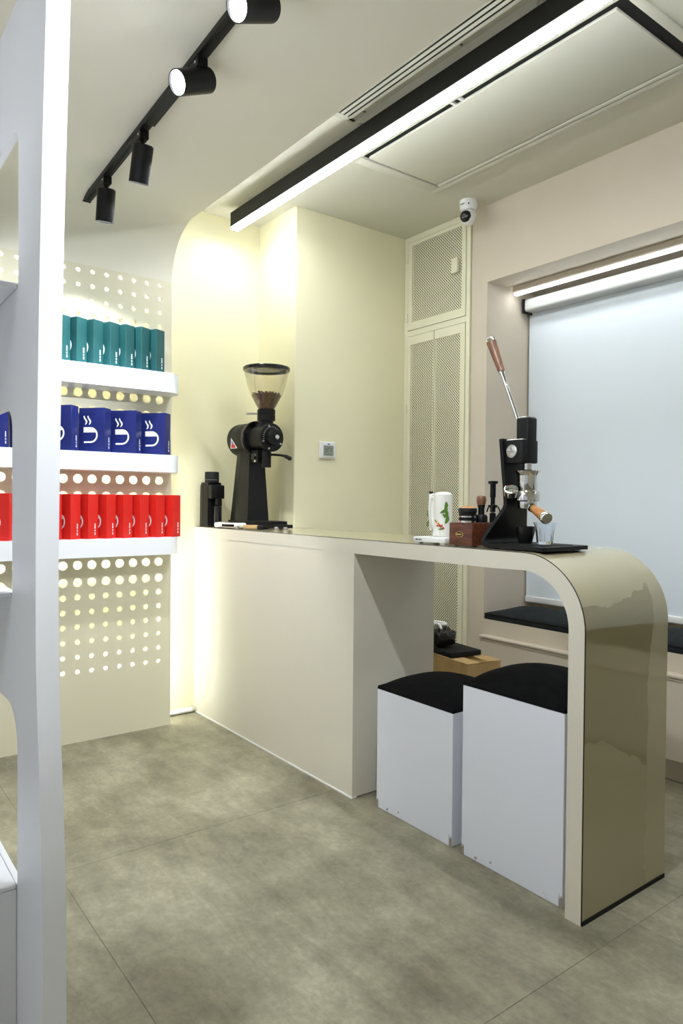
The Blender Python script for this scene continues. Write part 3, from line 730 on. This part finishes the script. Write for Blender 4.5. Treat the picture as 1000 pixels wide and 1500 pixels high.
# ------------------------------------------------------------------ big shop grinder on the counter
def grinder():
    e = thing('coffee_grinder', 'large black shop coffee grinder with bean-filled clear hopper', 'grinder', (-3.262, 1.852, HC + .0002), math.radians(4))
    bm = new()
    prism(bm, [(-.10, -.080), (.18, -.080), (.30, -.06), (.33, -.04), (.33, .04), (.30, .06), (.18, .080), (-.10, .080)], 0.006, .022, 'XY')
    prism(bm, [(-.09, -.072), (.16, -.072), (.27, -.05), (.27, .05), (.16, .072), (-.09, .072)], .022, .038, 'XY')
    mesh_obj('base', bm, 'black_metal', e)
    # tapered pedestal
    bm = new(); lo = [(-.088, -.06), (-.02, -.078), (.085, -.066), (.085, .066), (-.02, .078), (-.088, .06)]; hi = [(-.052, -.038), (-.01, -.048), (.068, -.044), (.068, .044), (-.01, .048), (-.052, .038)]
    A = [bm.verts.new((x, y, .038)) for x, y in lo]; B = [bm.verts.new((x, y, .42)) for x, y in hi]
    for i in range(6): j = (i + 1) % 6; bm.faces.new((A[i], A[j], B[j], B[i]))
    bm.faces.new(A[::-1]); bm.faces.new(B); mesh_obj('pedestal', bm, 'black_metal', e)
    ax = Matrix.Rotation(PI / 2, 4, 'Y'); zc = .462
    def L(name, prof, m, par=e, n=40, x=0, z=zc, y=0): return mesh_obj(name, lathe(new(), prof, n, mtx=Matrix.Translation((x, y, z)) @ ax, caps=False), m, par, 35)
    mo = L('motor', [(0, -.098), (.072, -.098), (.084, -.088), (.086, -.078), (.086, .055), (0, .055)], 'black_metal')
    L('motor_ring', [(.0, .0555), (.090, .0555), (.093, .060), (.093, .072), (.088, .076), (0, .076)], 'black_gloss')
    L('burr_chamber', [(0, .0765), (.064, .0765), (.064, .185), (0, .185)], 'black_metal')
    fl_ = L('dial_flange', [(0, .1855), (.068, .1855), (.072, .189), (.072, .203), (.068, .206), (0, .206)], 'black_metal')
    L('knob', [(0, .2065), (.040, .2065), (.040, .236), (.036, .242), (0, .242)], 'black_metal', n=20)
    L('knob_bolt', [(0, .2425), (.012, .2425), (.012, .250), (.009, .254), (0, .254)], 'chrome', n=16)
    tk = new()
    for k in range(22):
        a = math.radians(-30 + k * 11); box(tk, .2062, .2066, .050, .056, -.0008, .0008, mtx=Matrix.Translation((0, 0, zc)) @ Matrix.Rotation(a, 4, 'X'))
    mesh_obj('dial_marks', tk, 'print_white', fl_)
    for a in (110, 200, 250, 330): 
        y, z = .060 * math.cos(math.radians(a)), .060 * math.sin(math.radians(a)); L('bolt', [(0, .2062), (.005, .2062), (.005, .209), (0, .209)], 'steel', fl_, 10, 0, zc + z, y)
    # vent slots and triangular badge on the side facing the room (-y)
    for cx in (-.070, .008):
        for k in range(6):
            a = math.radians(-20 - k * 9); m_ = Matrix.Translation((cx + k * .004, 0, zc)) @ Matrix.Rotation(a, 4, 'X')
            mesh_obj('vent_slot', box(new(), -.010, .012, -.0868, -.0858, -.0028, .0028, mtx=m_), 'gap_black', mo)
    m_ = Matrix.Translation((-.032, 0, zc)) @ Matrix.Rotation(math.radians(18), 4, 'X') @ Matrix.Translation((0, -.0866, 0))
    bg_ = new(); prism(bg_, [(-.032, -.022), (.032, -.022), (0, .034)], -.0008, 0, 'XZ', m_); bd = mesh_obj('badge', bg_, 'print_white', mo)
    q = new(); prism(q, [(-.024, -.019), (.024, -.019), (.012, .002), (-.012, .002)], -.0014, -.0009, 'XZ', m_); mesh_obj('badge_print', q, 'badge_red', bd)
    q = new(); prism(q, [(-.009, .004), (.009, .004), (0, .022)], -.0014, -.0009, 'XZ', m_); mesh_obj('badge_print', q, 'badge_blue', bd)
    # hopper
    hx = .152; HZ = lambda z: z if z < .55 else (.55 if z < .585 else .555 + (z - .583) * .875)
    def V(name, prof, m, par=e, n=40): return mesh_obj(name, lathe(new(), [(r_, HZ(z_) if z_ > .5804 else min(z_, .552)) for r_, z_ in prof], n, (hx, 0, 0), caps=False), m, par, 35)
    V('hopper_neck', [(0, .515), (.036, .515), (.036, .580), (0, .580)], 'black_metal')
    co = V('hopper_collar', [(0, .5805), (.044, .5805), (.046, .583), (.046, .612), (.044, .6135), (.044, .6155), (.046, .617), (.046, .640), (.043, .642), (0, .642)], 'black_metal')
    mesh_obj('gate_pin', cyl(new(), (hx - .02, -.040, HZ(.618)), (hx - .055, -.085, HZ(.618)), .0055, n=12), 'steel', co, 40)
    V('hopper', [(.040, .6425), (.055, .672), (.078, .722), (.098, .782), (.110, .845), (.114, .868), (.1125, .868), (.1085, .845), (.0965, .782), (.0765, .722), (.0535, .672), (.0385, .6425)], 'hopper_glass', e, 48)
    V('lid', [(0, .872), (.070, .872), (.072, .880), (.100, .880), (.104, .868), (.1165, .866), (.120, .870), (.120, .884), (.116, .888), (0, .888)], 'black_gloss', e, 48)
    # beans: fill body with rough heap plus single beans on top
    pr = [(0, .644), (.0375, .644), (.0525, .672), (.074, .720), (.075, .727), (.05, .733), (0, .735)]
    V('bean_fill', pr, 'bean')['kind'] = 'stuff'
    bb = new()
    for k in range(90):
        a = random.uniform(0, 2 * PI); rr = .068 * math.sqrt(random.random()); m_ = Matrix.Translation((hx + rr * math.cos(a), rr * math.sin(a), HZ(.732) + random.uniform(-.004, .007))) @ Matrix.Rotation(random.uniform(0, PI), 4, (random.random(), random.random(), random.random() + .1)) @ Matrix.Diagonal((1, .7, .55, 1))
        s_ = bmesh.new(); bmesh.ops.create_icosphere(s_, subdivisions=1, radius=.0065); merge(bb, s_, m_)
    for k in range(360):
        a = random.uniform(0, 2 * PI); z = random.uniform(.650, .726); rr = .0385 + (z - .644) * .46
        rr = min(rr, .0735) - .0035
        m_ = Matrix.Translation((hx + rr * math.cos(a), rr * math.sin(a), HZ(z))) @ Matrix.Rotation(random.uniform(0, PI), 4, (random.random(), random.random(), random.random() + .1)) @ Matrix.Diagonal((1, .7, .5, 1))
        s_ = bmesh.new(); bmesh.ops.create_icosphere(s_, subdivisions=1, radius=.0055); merge(bb, s_, m_)
    mesh_obj('coffee_beans', bb, 'bean', e)['kind'] = 'stuff'
    # spout, clamp, lever
    mesh_obj('spout', cyl(new(), (.155, 0, .40), (.155, 0, .312), .024, n=20), 'black_metal', e, 40)
    cl = new(); box(cl, .075, .135, -.040, -.012, .335, .400, .004, 2); box(cl, .095, .150, -.020, .020, .375, .402, .003, 1); box(cl, .085, .118, -.050, -.04, .350, .385, .004, 1); mesh_obj('bag_clamp', cl, 'black_metal', e, 40)
    for z in (.345, .375): mesh_obj('clamp_screw', cyl(new(), (.118, -.0405, z), (.118, -.046, z), .006, n=10), 'steel', e, 40)
    lv = tube(new(), smooth_path([(.165, .02, .378), (.215, .035, .374), (.255, .05, .366), (.285, .06, .352)], 5), [.006] * 8 + [.007] * 2 + [.010] * 3 + [.011] * 2 + [.006], 10); mesh_obj('lever', lv, 'black_metal', e, 60)
    for x, y in ((-.09, -.06), (.22, -.045), (-.09, .06), (.22, .045)): mesh_obj('foot', cyl(new(), (x, y, 0), (x, y, .0065), .012, n=12), 'black_rubber', e)
grinder()

# compact single-dose grinder
t = thing('hand_grinder', 'small black cylindrical-topped grinder standing beside the shop grinder', 'grinder', (-3.425, 1.722, HC + .0002), math.radians(8))
bm = new()
prism(bm, [(-.052, -.046), (.030, -.046), (.030, .046), (-.052, .046)], 0.0, .010, 'XY'); mesh_obj('base', bm, 'black_metal', t)
bm = new(); A = [(-.052, -.046), (-.028, -.050), (.020, -.046), (.020, .046), (-.052, .046)]
lo = [bm.verts.new((x, y, .010)) for x, y in A]; md = [bm.verts.new((x * .97, y * .97, .215)) for x, y in A]; hi = [bm.verts.new((x * .88, y * .88, .236)) for x, y in A]
for P_, Q_ in ((lo, md), (md, hi)):
    for i in range(5): j = (i + 1) % 5; bm.faces.new((P_[i], P_[j], Q_[j], Q_[i]))
bm.faces.new(lo[::-1]); bm.faces.new(hi); mesh_obj('body', bm, 'black_metal', t)
bm = new(); box(bm, .021, .052, -.044, .040, .150, .222, .004, 2); mesh_obj('burr_head', bm, 'black_metal', t, 40)
mesh_obj('dosing_cup', lathe(new(), [(0, .0105), (.022, .0105), (.022, .110), (.019, .112), (0, .112)], 24, (.044, 0, 0), caps=False), 'black_gloss', t, 40)
mesh_obj('chute', lathe(new(), [(.013, .116), (.013, .150)], 16, (.042, 0, 0)), 'black_metal', t, 40)
mesh_obj('adjust_ring', lathe(new(), [(0, .2362), (.037, .2362), (.0375, .245), (.0375, .290), (.035, .293), (0, .293)], 32, (-.008, 0, 0), caps=False), 'black_rubber', t, 40)
tk = new()
for k in range(12): box(tk, .0376, .0381, -.0006, .0006, .249, .252, mtx=Matrix.Translation((-.008, 0, 0)) @ Matrix.Rotation(math.radians(-150 + k * 14), 4, 'Z'))
mesh_obj('ring_marks', tk, 'print_white', t)

# pocket scale lying on the counter
t = thing('coffee_scale', 'flat white pocket scale with black display lying before the grinders', 'scale', (-3.20, 1.708, HC + .0002), math.radians(14))
mesh_obj('body', box(new(), -.085, .085, -.038, .038, .003, .0285, .010, 3), 'white_plastic', t, 40)
mesh_obj('top_plate', box(new(), -.060, .075, -.030, .030, .0287, .031, .002, 1), 'steel', t)
mesh_obj('display', box(new(), -.02, .070, -.0387, -.0378, .010, .022), 'black_gloss', t)
for x in (-.07, .07): mesh_obj('foot', box(new(), x - .006, x + .006, -.02, .02, 0, .0032), 'black_rubber', t)
# wooden brush and little caps
t = thing('grinder_brush', 'short wooden-handled brush lying at the grinder foot', 'brush', (-3.02, 1.725, HC + .0002), math.radians(38))
mesh_obj('handle', box(new(), -.036, .036, -.010, .010, .004, .022, .003, 2), 'teak_light', t, 40) if 'teak_light' in MATS else mesh_obj('handle', box(new(), -.036, .036, -.010, .010, .004, .022, .003, 2), 'plug_gold_matte' if 'plug_gold_matte' in MATS else 'cardboard', t, 40)
mesh_obj('bristles', box(new(), .0362, .066, -.009, .009, .0, .020, .002, 1), 'black_rubber', t, 40)
for k, (x, y, lb) in enumerate(((-3.115, 1.70, 'small steel cap on the counter left of the wooden brush'), (-2.905, 1.80, 'small steel cap on the counter right of the wooden brush'), (-2.87, 1.83, 'small steel cap on the counter farthest right of the brush'))):
    t = thing('steel_cap', lb, 'cap', (x, y, HC + .0002), 0, 'steel caps by the grinder')
    mesh_obj('rim', lathe(new(), [(.0, 0), (.016, 0), (.016, .004), (.013, .006), (0, .006)], 20, caps=False), 'chrome', t, 40)
    mesh_obj('cap_top', lathe(new(), [(.0, .0062), (.011, .0062), (.011, .013), (.009, .015), (0, .015)], 20, caps=False), 'steel', t, 40)

# ------------------------------------------------------------------ lever espresso machine
def lever_machine():
    e = thing('espresso_machine', 'black lever espresso machine with wood handles and chrome group', 'espresso machine', (-1.39, 1.795, HC + .0002))
    # local +x = front (toward the curved end)
    bm = new(); W0, W1 = -.105, .118; rr = .012
    poly = arc(.125 - rr, W0 + rr, rr, -90, 0, 5) + arc(.125 - rr, W1 - rr, rr, 0, 90, 5) + [(-.084, W1), (-.084, W0)]
    prism(bm, poly, .003, .015, 'XY'); mesh_obj('base_plate', bm, 'black_metal', e)
    for x, y in ((-.07, -.08), (-.07, .09), (.10, -.08), (.10, .09)): mesh_obj('foot', cyl(new(), (x, y, 0), (x, y, .0035), .010, n=12), 'black_rubber', e)
    c = smooth_path([(-.083, 0, .009), (-.102, 0, .012), (-.110, 0, .026), (-.106, 0, .044), (-.085, 0, .090), (-.068, 0, .128), (-.066, 0, .16), (-.076, 0, .25), (-.086, 0, .346)], 6)
    th = .006; L_, R_ = [], []
    for i, p in enumerate(c):
        d = (c[min(i + 1, len(c) - 1)] - c[max(i - 1, 0)]).normalized(); n = Vector((-d.z, 0, d.x)); L_.append(p + n * th); R_.append(p - n * th)
    bm = new(); rows_ = []
    for i, (a, b) in enumerate(zip(L_, R_)):
        q = min(1, max(0, (c[i].z - .02) / .11)); y0_, y1_ = W0 + (-.052 - W0) * q, W1 + (.052 - W1) * q
        rows_.append([bm.verts.new((a.x, y0_, a.z)), bm.verts.new((a.x, y1_, a.z)), bm.verts.new((b.x, y1_, b.z)), bm.verts.new((b.x, y0_, b.z))])
    for p, q in zip(rows_, rows_[1:]):
        for k in range(4): bm.faces.new((p[k], p[(k + 1) % 4], q[(k + 1) % 4], q[k]))
    bm.faces.new(rows_[0][::-1]); bm.faces.new(rows_[-1]); mesh_obj('upright', bm, 'black_metal', e, 40)
    hb = mesh_obj('head_block', box(new(), -.076, -.004, -.045, .030, .268, .340, .004, 2), 'black_metal', e, 40)
    mesh_obj('head_cap', box(new(), -.072, -.008, -.041, .026, .3402, .3425, .001, 1), 'steel', hb)
    bdm = Matrix.Translation((-.046, -.0452, .305)) @ Matrix.Rotation(PI / 2, 4, 'X')
    bd = mesh_obj('badge', lathe(new(), [(0, 0), (.0205, 0), (.0205, .002), (.0185, .0032), (0, .0032)], 32, mtx=bdm, caps=False), 'steel', hb, 40)
    q = new(); box(q, -.060, -.032, -.0488, -.0484, .3035, .3048); box(q, -.056, -.036, -.0488, -.0484, .300, .301); box(q, -.0466, -.0456, -.0488, -.0484, .307, .315); mesh_obj('badge_print', q, 'dark_steel', bd)
    ho = mesh_obj('piston_housing', box(new(), -.050, -.002, -.022, .022, .268, .410, .005, 3), 'black_metal', e, 40)
    mesh_obj('housing_cap', box(new(), -.046, -.006, -.018, .018, .4102, .4135, .001, 1), 'steel', ho)
    gx = -.020
    def V(n_, prof, m, par=e, k=40): return mesh_obj(n_, lathe(new(), prof, k, (gx, 0, 0), caps=False), m, par, 35)
    V('piston_rod', [(0, .236), (.013, .236), (.013, .268), (0, .268)], 'chrome'); V('rod_seal', [(0, .225), (.0155, .225), (.0155, .246), (.0135, .248), (0, .248)], 'black_gloss')
    V('funnel', [(.029, .228), (.038, .241), (.039, .244), (.0375, .245), (.028, .233), (.0, .2242)], 'chrome')
    V('cylinder', [(0, .182), (.0295, .182), (.0305, .184), (.0305, .230), (.028, .2335), (0, .2335)], 'chrome')
    V('group_collar', [(0, .149), (.035, .149), (.0385, .152), (.0385, .177), (.036, .1815), (0, .1815)], 'chrome')
    pf = V('portafilter', [(0, .126), (.028, .126), (.030, .129), (.030, .1485), (0, .1485)], 'chrome')
    d = Vector((.86, -.42, -.30)).normalized(); p0 = Vector((gx, 0, .140)) + d * .027
    m_, _ = along(p0, p0 + d)
    mesh_obj('handle_ferrule', lathe(new(), [(0, 0), (.011, 0), (.014, .008), (.013, .020), (0, .020)], 24, mtx=m_, caps=False), 'chrome', pf, 40)
    mesh_obj('handle', lathe(new(), [(0, .0202), (.0115, .0202), (.0135, .042), (.0165, .088), (.0170, .096), (0, .096)], 24, mtx=m_, caps=False), 'teak', pf, 40)
    hc = mesh_obj('handle_cap', lathe(new(), [(0, .0962), (.0180, .0962), (.0190, .100), (.0190, .108), (.016, .1125), (0, .113)], 28, mtx=m_, caps=False), 'chrome', pf, 40)
    # pressure gauge ring on the near side
    g0 = Vector((-.046, -.047, .178)); gd = Vector((.42, -.52, .74)).normalized(); m_, _ = along(g0 - gd * .014, g0 + gd)
    ga = mesh_obj('gauge', lathe(new(), [(0, 0), (.018, 0), (.0215, .004), (.022, .026), (.020, .028), (.0185, .028), (.0185, .010), (0, .010)], 32, mtx=m_, caps=False), 'chrome', e, 35)
    mesh_obj('gauge_face', lathe(new(), [(0, .0102), (.018, .0102), (.018, .012), (0, .012)], 28, mtx=m_, caps=False), 'lcd', ga)
    mesh_obj('gauge_needle', box(new(), -.0010, .0010, -.004, .014, .0122, .0132, mtx=m_), 'badge_red', ga)
    mesh_obj('gauge_stud', cyl(new(), g0 - gd * .012, (gx - .004, -.030, .165), .006, n=12), 'black_gloss', ga, 40)
    a = Vector((-.056, 0, .398)); top = Vector((-.178, 0, .684)); dd = (top - a).normalized(); Ln = (top - a).length
    m_, _ = along(a, a + dd)
    lv = mesh_obj('lever', lathe(new(), [(0, 0), (.0060, 0), (.0068, Ln * .45), (.008, Ln * .56), (.010, Ln * .60), (0, Ln * .60)], 20, mtx=m_, caps=False), 'chrome', e, 40)
    mesh_obj('lever_grip', lathe(new(), [(0, Ln * .602), (.0112, Ln * .602), (.0138, Ln * .75), (.0165, Ln * .96), (0, Ln * .96)], 24, mtx=m_, caps=False), 'walnut', lv, 40)
    mesh_obj('grip_cap', lathe(new(), [(0, Ln * .961), (.0168, Ln * .961), (.0168, Ln * .99), (.0148, Ln), (0, Ln)], 24, mtx=m_, caps=False), 'chrome', lv, 40)
    mesh_obj('drip_mat', box(new(), -.06, .10, -.07, .07, .0151, .0170, .001, 1), 'black_rubber', e)
lever_machine()
t = thing('espresso_cup', 'small black tapered cup under the espresso group', 'cup', (-1.419, 1.800, HC + .0180))
mesh_obj('cup_body', lathe(new(), [(0, 0), (.019, 0), (.021, .003), (.029, .034), (.031, .052), (.0295, .052), (.0275, .034), (.019, .005), (0, .005)], 32, caps=False), 'black_gloss', t, 40)
mesh_obj('foot_ring', lathe(new(), [(.017, -.0004), (.0195, -.0004), (.0195, .0012), (.017, .0012)], 32, closed=True), 'black_rubber', t)
def fluted_glass():
    t = thing('shot_glass', 'clear fluted shot glass on the machine base beside the black cup', 'glass', (-1.346, 1.800, HC + .0180))
    bm = new(); n = 48; prof = [(.0215, 0), (.0235, .006), (.0265, .035), (.031, .056), (.035, .067), (.0335, .067), (.0295, .056), (.0245, .035), (.0215, .009)]
    rings = []
    for k, (r, z) in enumerate(prof):
        fl_ = 1 if .003 < z < .05 and k < 5 else 0
        rings.append([bm.verts.new(((r + fl_ * .0012 * math.cos(i * 2 * PI / n * 12)) * math.cos(2 * PI * i / n), (r + fl_ * .0012 * math.cos(i * 2 * PI / n * 12)) * math.sin(2 * PI * i / n), z)) for i in range(n)])
    for a, b in zip(rings, rings[1:]):
        for i in range(n): j = (i + 1) % n; bm.faces.new((a[i], a[j], b[j], b[i]))
    bm.faces.new(rings[0][::-1]); bm.faces.new(rings[-1])
    mesh_obj('glass_body', bm, 'glass', t, 60)
fluted_glass()

# ------------------------------------------------------------------ tool box with tampers
BX = (-1.590, 1.757)
t = thing('tool_box', 'dark walnut tool box with oval badge beside the espresso machine', 'box', (BX[0], BX[1], HC + .0002), math.radians(1))
mesh_obj('body', box(new(), -.050, .050, -.072, .072, .004, .078, .003, 2), 'walnut_box', t, 40)
for x in (-.04, .04):
    for y in (-.045, .045): mesh_obj('foot', cyl(new(), (x, y, 0), (x, y, .0045), .006, n=10), 'black_rubber', t)
bm_ = Matrix.Translation((-.004, -.0722, .040)) @ Matrix.Rotation(PI / 2, 4, 'X') @ Matrix.Diagonal((1, .55, 1, 1))
bd = mesh_obj('badge', lathe(new(), [(0, 0), (.0165, 0), (.0165, .0012), (0, .0012)], 32, mtx=bm_, caps=False), 'plug_gold', t, 40)
mesh_obj('badge_field', lathe(new(), [(0, .0013), (.0145, .0013), (.0145, .0016), (0, .0016)], 32, mtx=bm_, caps=False), 'black_gloss', bd)
q = new()
for k in range(4): box(q, -.015 + k * .0055, -.0112 + k * .0055, -.0743, -.0739, .0375, .0425)
mesh_obj('badge_lettering', q, 'plug_gold', bd)
ztop = HC + .0784
t = thing('coffee_distributor', 'round black distributor with light wood top on the tool box', 'distributor', (-1.594, 1.724, ztop))
mesh_obj('lower_ring', lathe(new(), [(0, 0), (.029, 0), (.029, .006), (0, .006)], 32, caps=False), 'chrome', t, 40)
mesh_obj('base', lathe(new(), [(0, .0062), (.030, .0062), (.030, .017), (0, .017)], 32, caps=False), 'black_metal', t, 40)
mesh_obj('upper_ring', lathe(new(), [(0, .0172), (.028, .0172), (.028, .0215), (0, .0215)], 32, caps=False), 'chrome', t, 40)
mesh_obj('cap', lathe(new(), [(0, .0217), (.029, .0217), (.029, .031), (.031, .033), (.031, .044), (.029, .047), (0, .047)], 32, caps=False), 'black_metal', t, 40)
mesh_obj('wood_top', lathe(new(), [(0, .0472), (.026, .0472), (.020, .0525), (0, .055)], 32, caps=False), 'teak', t, 40)
t = thing('tamper', 'black tamper with rounded walnut knob on the tool box', 'tamper', (-1.582, 1.776, ztop))
mesh_obj('base', lathe(new(), [(0, 0), (.021, 0), (.021, .020), (.016, .026), (0, .026)], 28, caps=False), 'black_metal', t, 40)
mesh_obj('neck', lathe(new(), [(0, .0262), (.011, .0262), (.0105, .042), (.013, .058), (0, .058)], 24, caps=False), 'black_gloss', t, 40)
mesh_obj('knob', lathe(new(), [(0, .0582), (.0135, .0582), (.016, .070), (.0162, .080), (.013, .087), (0, .089)], 28, caps=False), 'walnut', t, 50)
t = thing('needle_stirrer', 'black needle stirring tool on a three-armed stand behind the tamper', 'stirrer', (-1.562, 1.810, ztop))
# the stand sits on the rear of the tool box
mesh_obj('stand', lathe(new(), [(0, 0), (.0105, 0), (.0105, .030), (0, .034)], 28, caps=False), 'black_metal', t, 40)
mesh_obj('crown', lathe(new(), [(0, .0342), (.009, .0342), (.009, .048), (.016, .050), (.016, .058), (0, .058)], 24, caps=False), 'black_gloss', t, 40)
for k in range(3):
    a = math.radians(-60 + 120 * k); mesh_obj('arm', tube(new(), [(.010 * math.cos(a), .010 * math.sin(a), .056), (.019 * math.cos(a), .019 * math.sin(a), .050), (.026 * math.cos(a), .026 * math.sin(a), .034)], .0024, 8), 'black_metal', t)
mesh_obj('shaft', lathe(new(), [(0, .0582), (.0075, .0582), (.0075, .082), (.0095, .084), (.0095, .128), (0, .128)], 20, caps=False), 'black_metal', t, 40)
mesh_obj('cap', lathe(new(), [(0, .1282), (.016, .1282), (.0165, .132), (.0165, .137), (0, .138)], 24, caps=False), 'black_metal', t, 40)

# ------------------------------------------------------------------ kettle on its base
t = thing('kettle_base', 'flat white square electric base under the floral kettle', 'kettle base', (-1.735, 1.748, HC + .0002), math.radians(6))
mesh_obj('plate', box(new(), -.075, .065, -.065, .065, .006, .024, .003, 2), 'white_plastic', t, 40)
mesh_obj('pad', lathe(new(), [(0, .0242), (.036, .0242), (.036, .0262), (0, .0262)], 32, (.0, 0, 0), caps=False), 'white_plastic', t, 40)
for x, y in ((-.06, -.05), (.05, -.05), (-.06, .05), (.05, .05)): mesh_obj('foot', box(new(), x - .01, x + .01, y - .01, y + .01, 0, .0065), 'white_plastic', t)
q = new()
for k, wd in enumerate((.002, .003, .003, .001, .003, .002, .003)): box(q, -.066 + k * .0042, -.066 + k * .0042 + wd, -.0655, -.0649, .012, .0175)
mesh_obj('lettering', q, 'dark_steel', t)
def kettle():
    e = thing('kettle', 'white enamel kettle painted with green leaves and red berries', 'kettle', (-1.735, 1.752, HC + .0270), math.radians(6))
    bo = mesh_obj('body', lathe(new(), [(0, 0), (.036, 0), (.0375, .004), (.0350, .020), (.0325, .060), (.0320, .136), (.0315, .144), (.029, .146), (0, .146)], 40, caps=False), 'enamel', e, 40)
    mesh_obj('lid', lathe(new(), [(0, .1462), (.028, .1462), (.026, .150), (.012, .153), (0, .1535)], 36, caps=False), 'enamel', e, 40)
    # spout rises along the left side
    sp = tube(new(), smooth_path([(-.020, -.008, .026), (-.026, -.010, .050), (-.034, -.012, .085), (-.038, -.013, .120), (-.042, -.014, .146)], 6), [.0270 - .0190 * min(1, i / 23) for i in range(25)], 16); mesh_obj('spout', sp, 'enamel', e, 60)
    mesh_obj('spout_tip', lathe(new(), [(0, .146), (.0068, .146), (.0068, .154), (0, .154)], 14, (-.042, -.014, 0), caps=False), 'black_gloss', e, 40)
    hn = tube(new(), smooth_path([(-.022, -.026, .142), (-.022, -.040, .138), (-.020, -.048, .105), (-.016, -.048, .060), (-.012, -.040, .036), (-.010, -.035, .030)], 6), .0030, 10); mesh_obj('handle', hn, 'enamel', e, 60)
    # painted decoration: thin raised leaves and berries that hug the body
    def R(z): return .0368 - (.0368 - .0325) * min(1, z / .06) + .0003
    def deco(name, a, z, L, wd, tilt, m):
        bm = new(); n = 8; up_, dn = [], []
        for k in range(n + 1):
            s = k / n - .5; hw = wd * math.sin(PI * k / n) ** .8 * .5
            for sg, lst in ((1, up_), (-1, dn)):
                u = s * L * math.cos(tilt) - sg * hw * math.sin(tilt) + .004 * math.sin(k / n * PI); v = s * L * math.sin(tilt) + sg * hw * math.cos(tilt)
                zz = z + v; r = R(zz) + .0006; an = a + u / r; lst.append(bm.verts.new((r * math.cos(an), r * math.sin(an), zz)))
        for k in range(n):
            try: bm.faces.new((up_[k], up_[k + 1], dn[k + 1], dn[k]))
            except ValueError: pass
        mesh_obj(name, bm, m, bo)
    A = math.radians
    for a, z, L, wd, tl in ((-38, .105, .030, .013, 80), (-46, .088, .034, .012, 30), (-34, .078, .036, .013, 100), (-30, .058, .034, .014, 70), (-48, .070, .02, .008, 120), (-60, .026, .024, .007, 10), (-75, .034, .02, .005, 150), (-100, .050, .022, .006, 140)):
        deco('leaf', A(a), z, L, wd, A(tl), 'leaf_green')
    for a, z, m in ((-72, .038, 'berry_red'), (-66, .034, 'berry_red'), (-80, .043, 'berry_orange'), (-60, .036, 'berry_red'), (-52, .028, 'berry_red'), (-86, .036, 'berry_red'), (-94, .048, 'berry_orange')):
        deco('berry', A(a), z, .0075, .0085, 0, m)
    # sprig on the spout
    bm = new()
    for z, m in ((.060, 'berry_red'), (.052, 'berry_red'), (.044, 'berry_red')): mesh_obj('berry', lathe(new(), [(0, .0), (.0035, .001), (.0035, .003), (0, .004)], 10, mtx=Matrix.Translation((-.040 + z * .05, -.0245 + z * .06, z)) @ Matrix.Rotation(PI / 2, 4, 'X'), caps=False), m, e)
    for z, tl in ((.085, .3), (.070, -.3), (.040, .2)):
        q = new(); pts = [(.0, -.013), (.004, -.004), (.003, .006), (0, .014), (-.004, .005), (-.004, -.004)]
        prism(q, pts, -.0008, 0, 'XZ', Matrix.Translation((-.047 + .0, -.0205 - (.09 - z) * .07 , z)) @ Matrix.Rotation(tl, 4, 'Y')); mesh_obj('leaf', q, 'leaf_green', e)
kettle()

# ------------------------------------------------------------------ things stowed behind the counter
t = thing('cardboard_carton', 'brown cardboard carton on the floor behind the stools', 'carton', (-2.37, 2.50, 0), math.radians(-8))
mesh_obj('carton_body', box(new(), -.20, .20, -.10, .10, 0, .405, .003, 1), 'cardboard', t)
mesh_obj('flap', box(new(), -.20, .20, -.10, .10, .4055, .412, .002, 1), 'cardboard', t)
mesh_obj('tape', box(new(), -.201, .201, -.025, .025, .4122, .4128), 'plug_gold', t)
t = thing('flat_case', 'flat black case lying on the brown carton', 'case', (-2.42, 2.50, .4132), math.radians(-8))
mesh_obj('shell', box(new(), -.13, .13, -.09, .09, 0, .024, .004, 2), 'black_rubber', t, 40)
mesh_obj('seam', box(new(), -.1305, .1305, -.0905, .0905, .011, .013), 'gap_black', t)
t = thing('black_bag', 'crumpled black equipment bag heaped on the flat case', 'bag', (-2.475, 2.47, .4376), math.radians(-6))
bm = new(); bmesh.ops.create_icosphere(bm, subdivisions=3, radius=1)
for v in bm.verts:
    p = v.co.copy(); q = 1 + .06 * math.sin(7 * p.x + 3 * p.y) + .05 * math.sin(9 * p.y + 5 * p.z)
    s = lambda a: math.copysign(abs(a) ** .55, a)
    v.co = Vector((s(p.x) * .085, s(p.y) * .065, max(s(p.z) * .045, -.045) + .045)) * 1.0; v.co.x *= q; v.co.y *= q; v.co.z *= (q if p.z > 0 else 1)
mesh_obj('bag_body', bm, 'black_gloss', t, 60)
mesh_obj('strap', tube(new(), smooth_path([(-.06, -.070, .07), (-.01, -.086, .045), (.04, -.084, .02), (.075, -.060, .006)], 6), .004, 8), 'black_rubber', t, 60)
mesh_obj('clasp', box(new(), -.05, -.03, -.078, -.066, .05, .058, .002, 1), 'chrome', t)
t = thing('white_cord', 'loop of white cord on top of the black bag', 'cord', (-2.475, 2.47, .534))
mesh_obj('cord_loop', tube(new(), smooth_path([(-.05, .0, .010), (-.02, -.03, .016), (.03, -.02, .014), (.04, .02, .010), (0, .04, .012), (-.045, .02, .012)], 6), .006, 8), 'white_plastic', t, 60)
mesh_obj('cord_end', tube(new(), smooth_path([(.03, -.02, .014), (.055, -.035, .008), (.072, -.045, .0)], 5), .006, 8), 'white_plastic', t, 60)
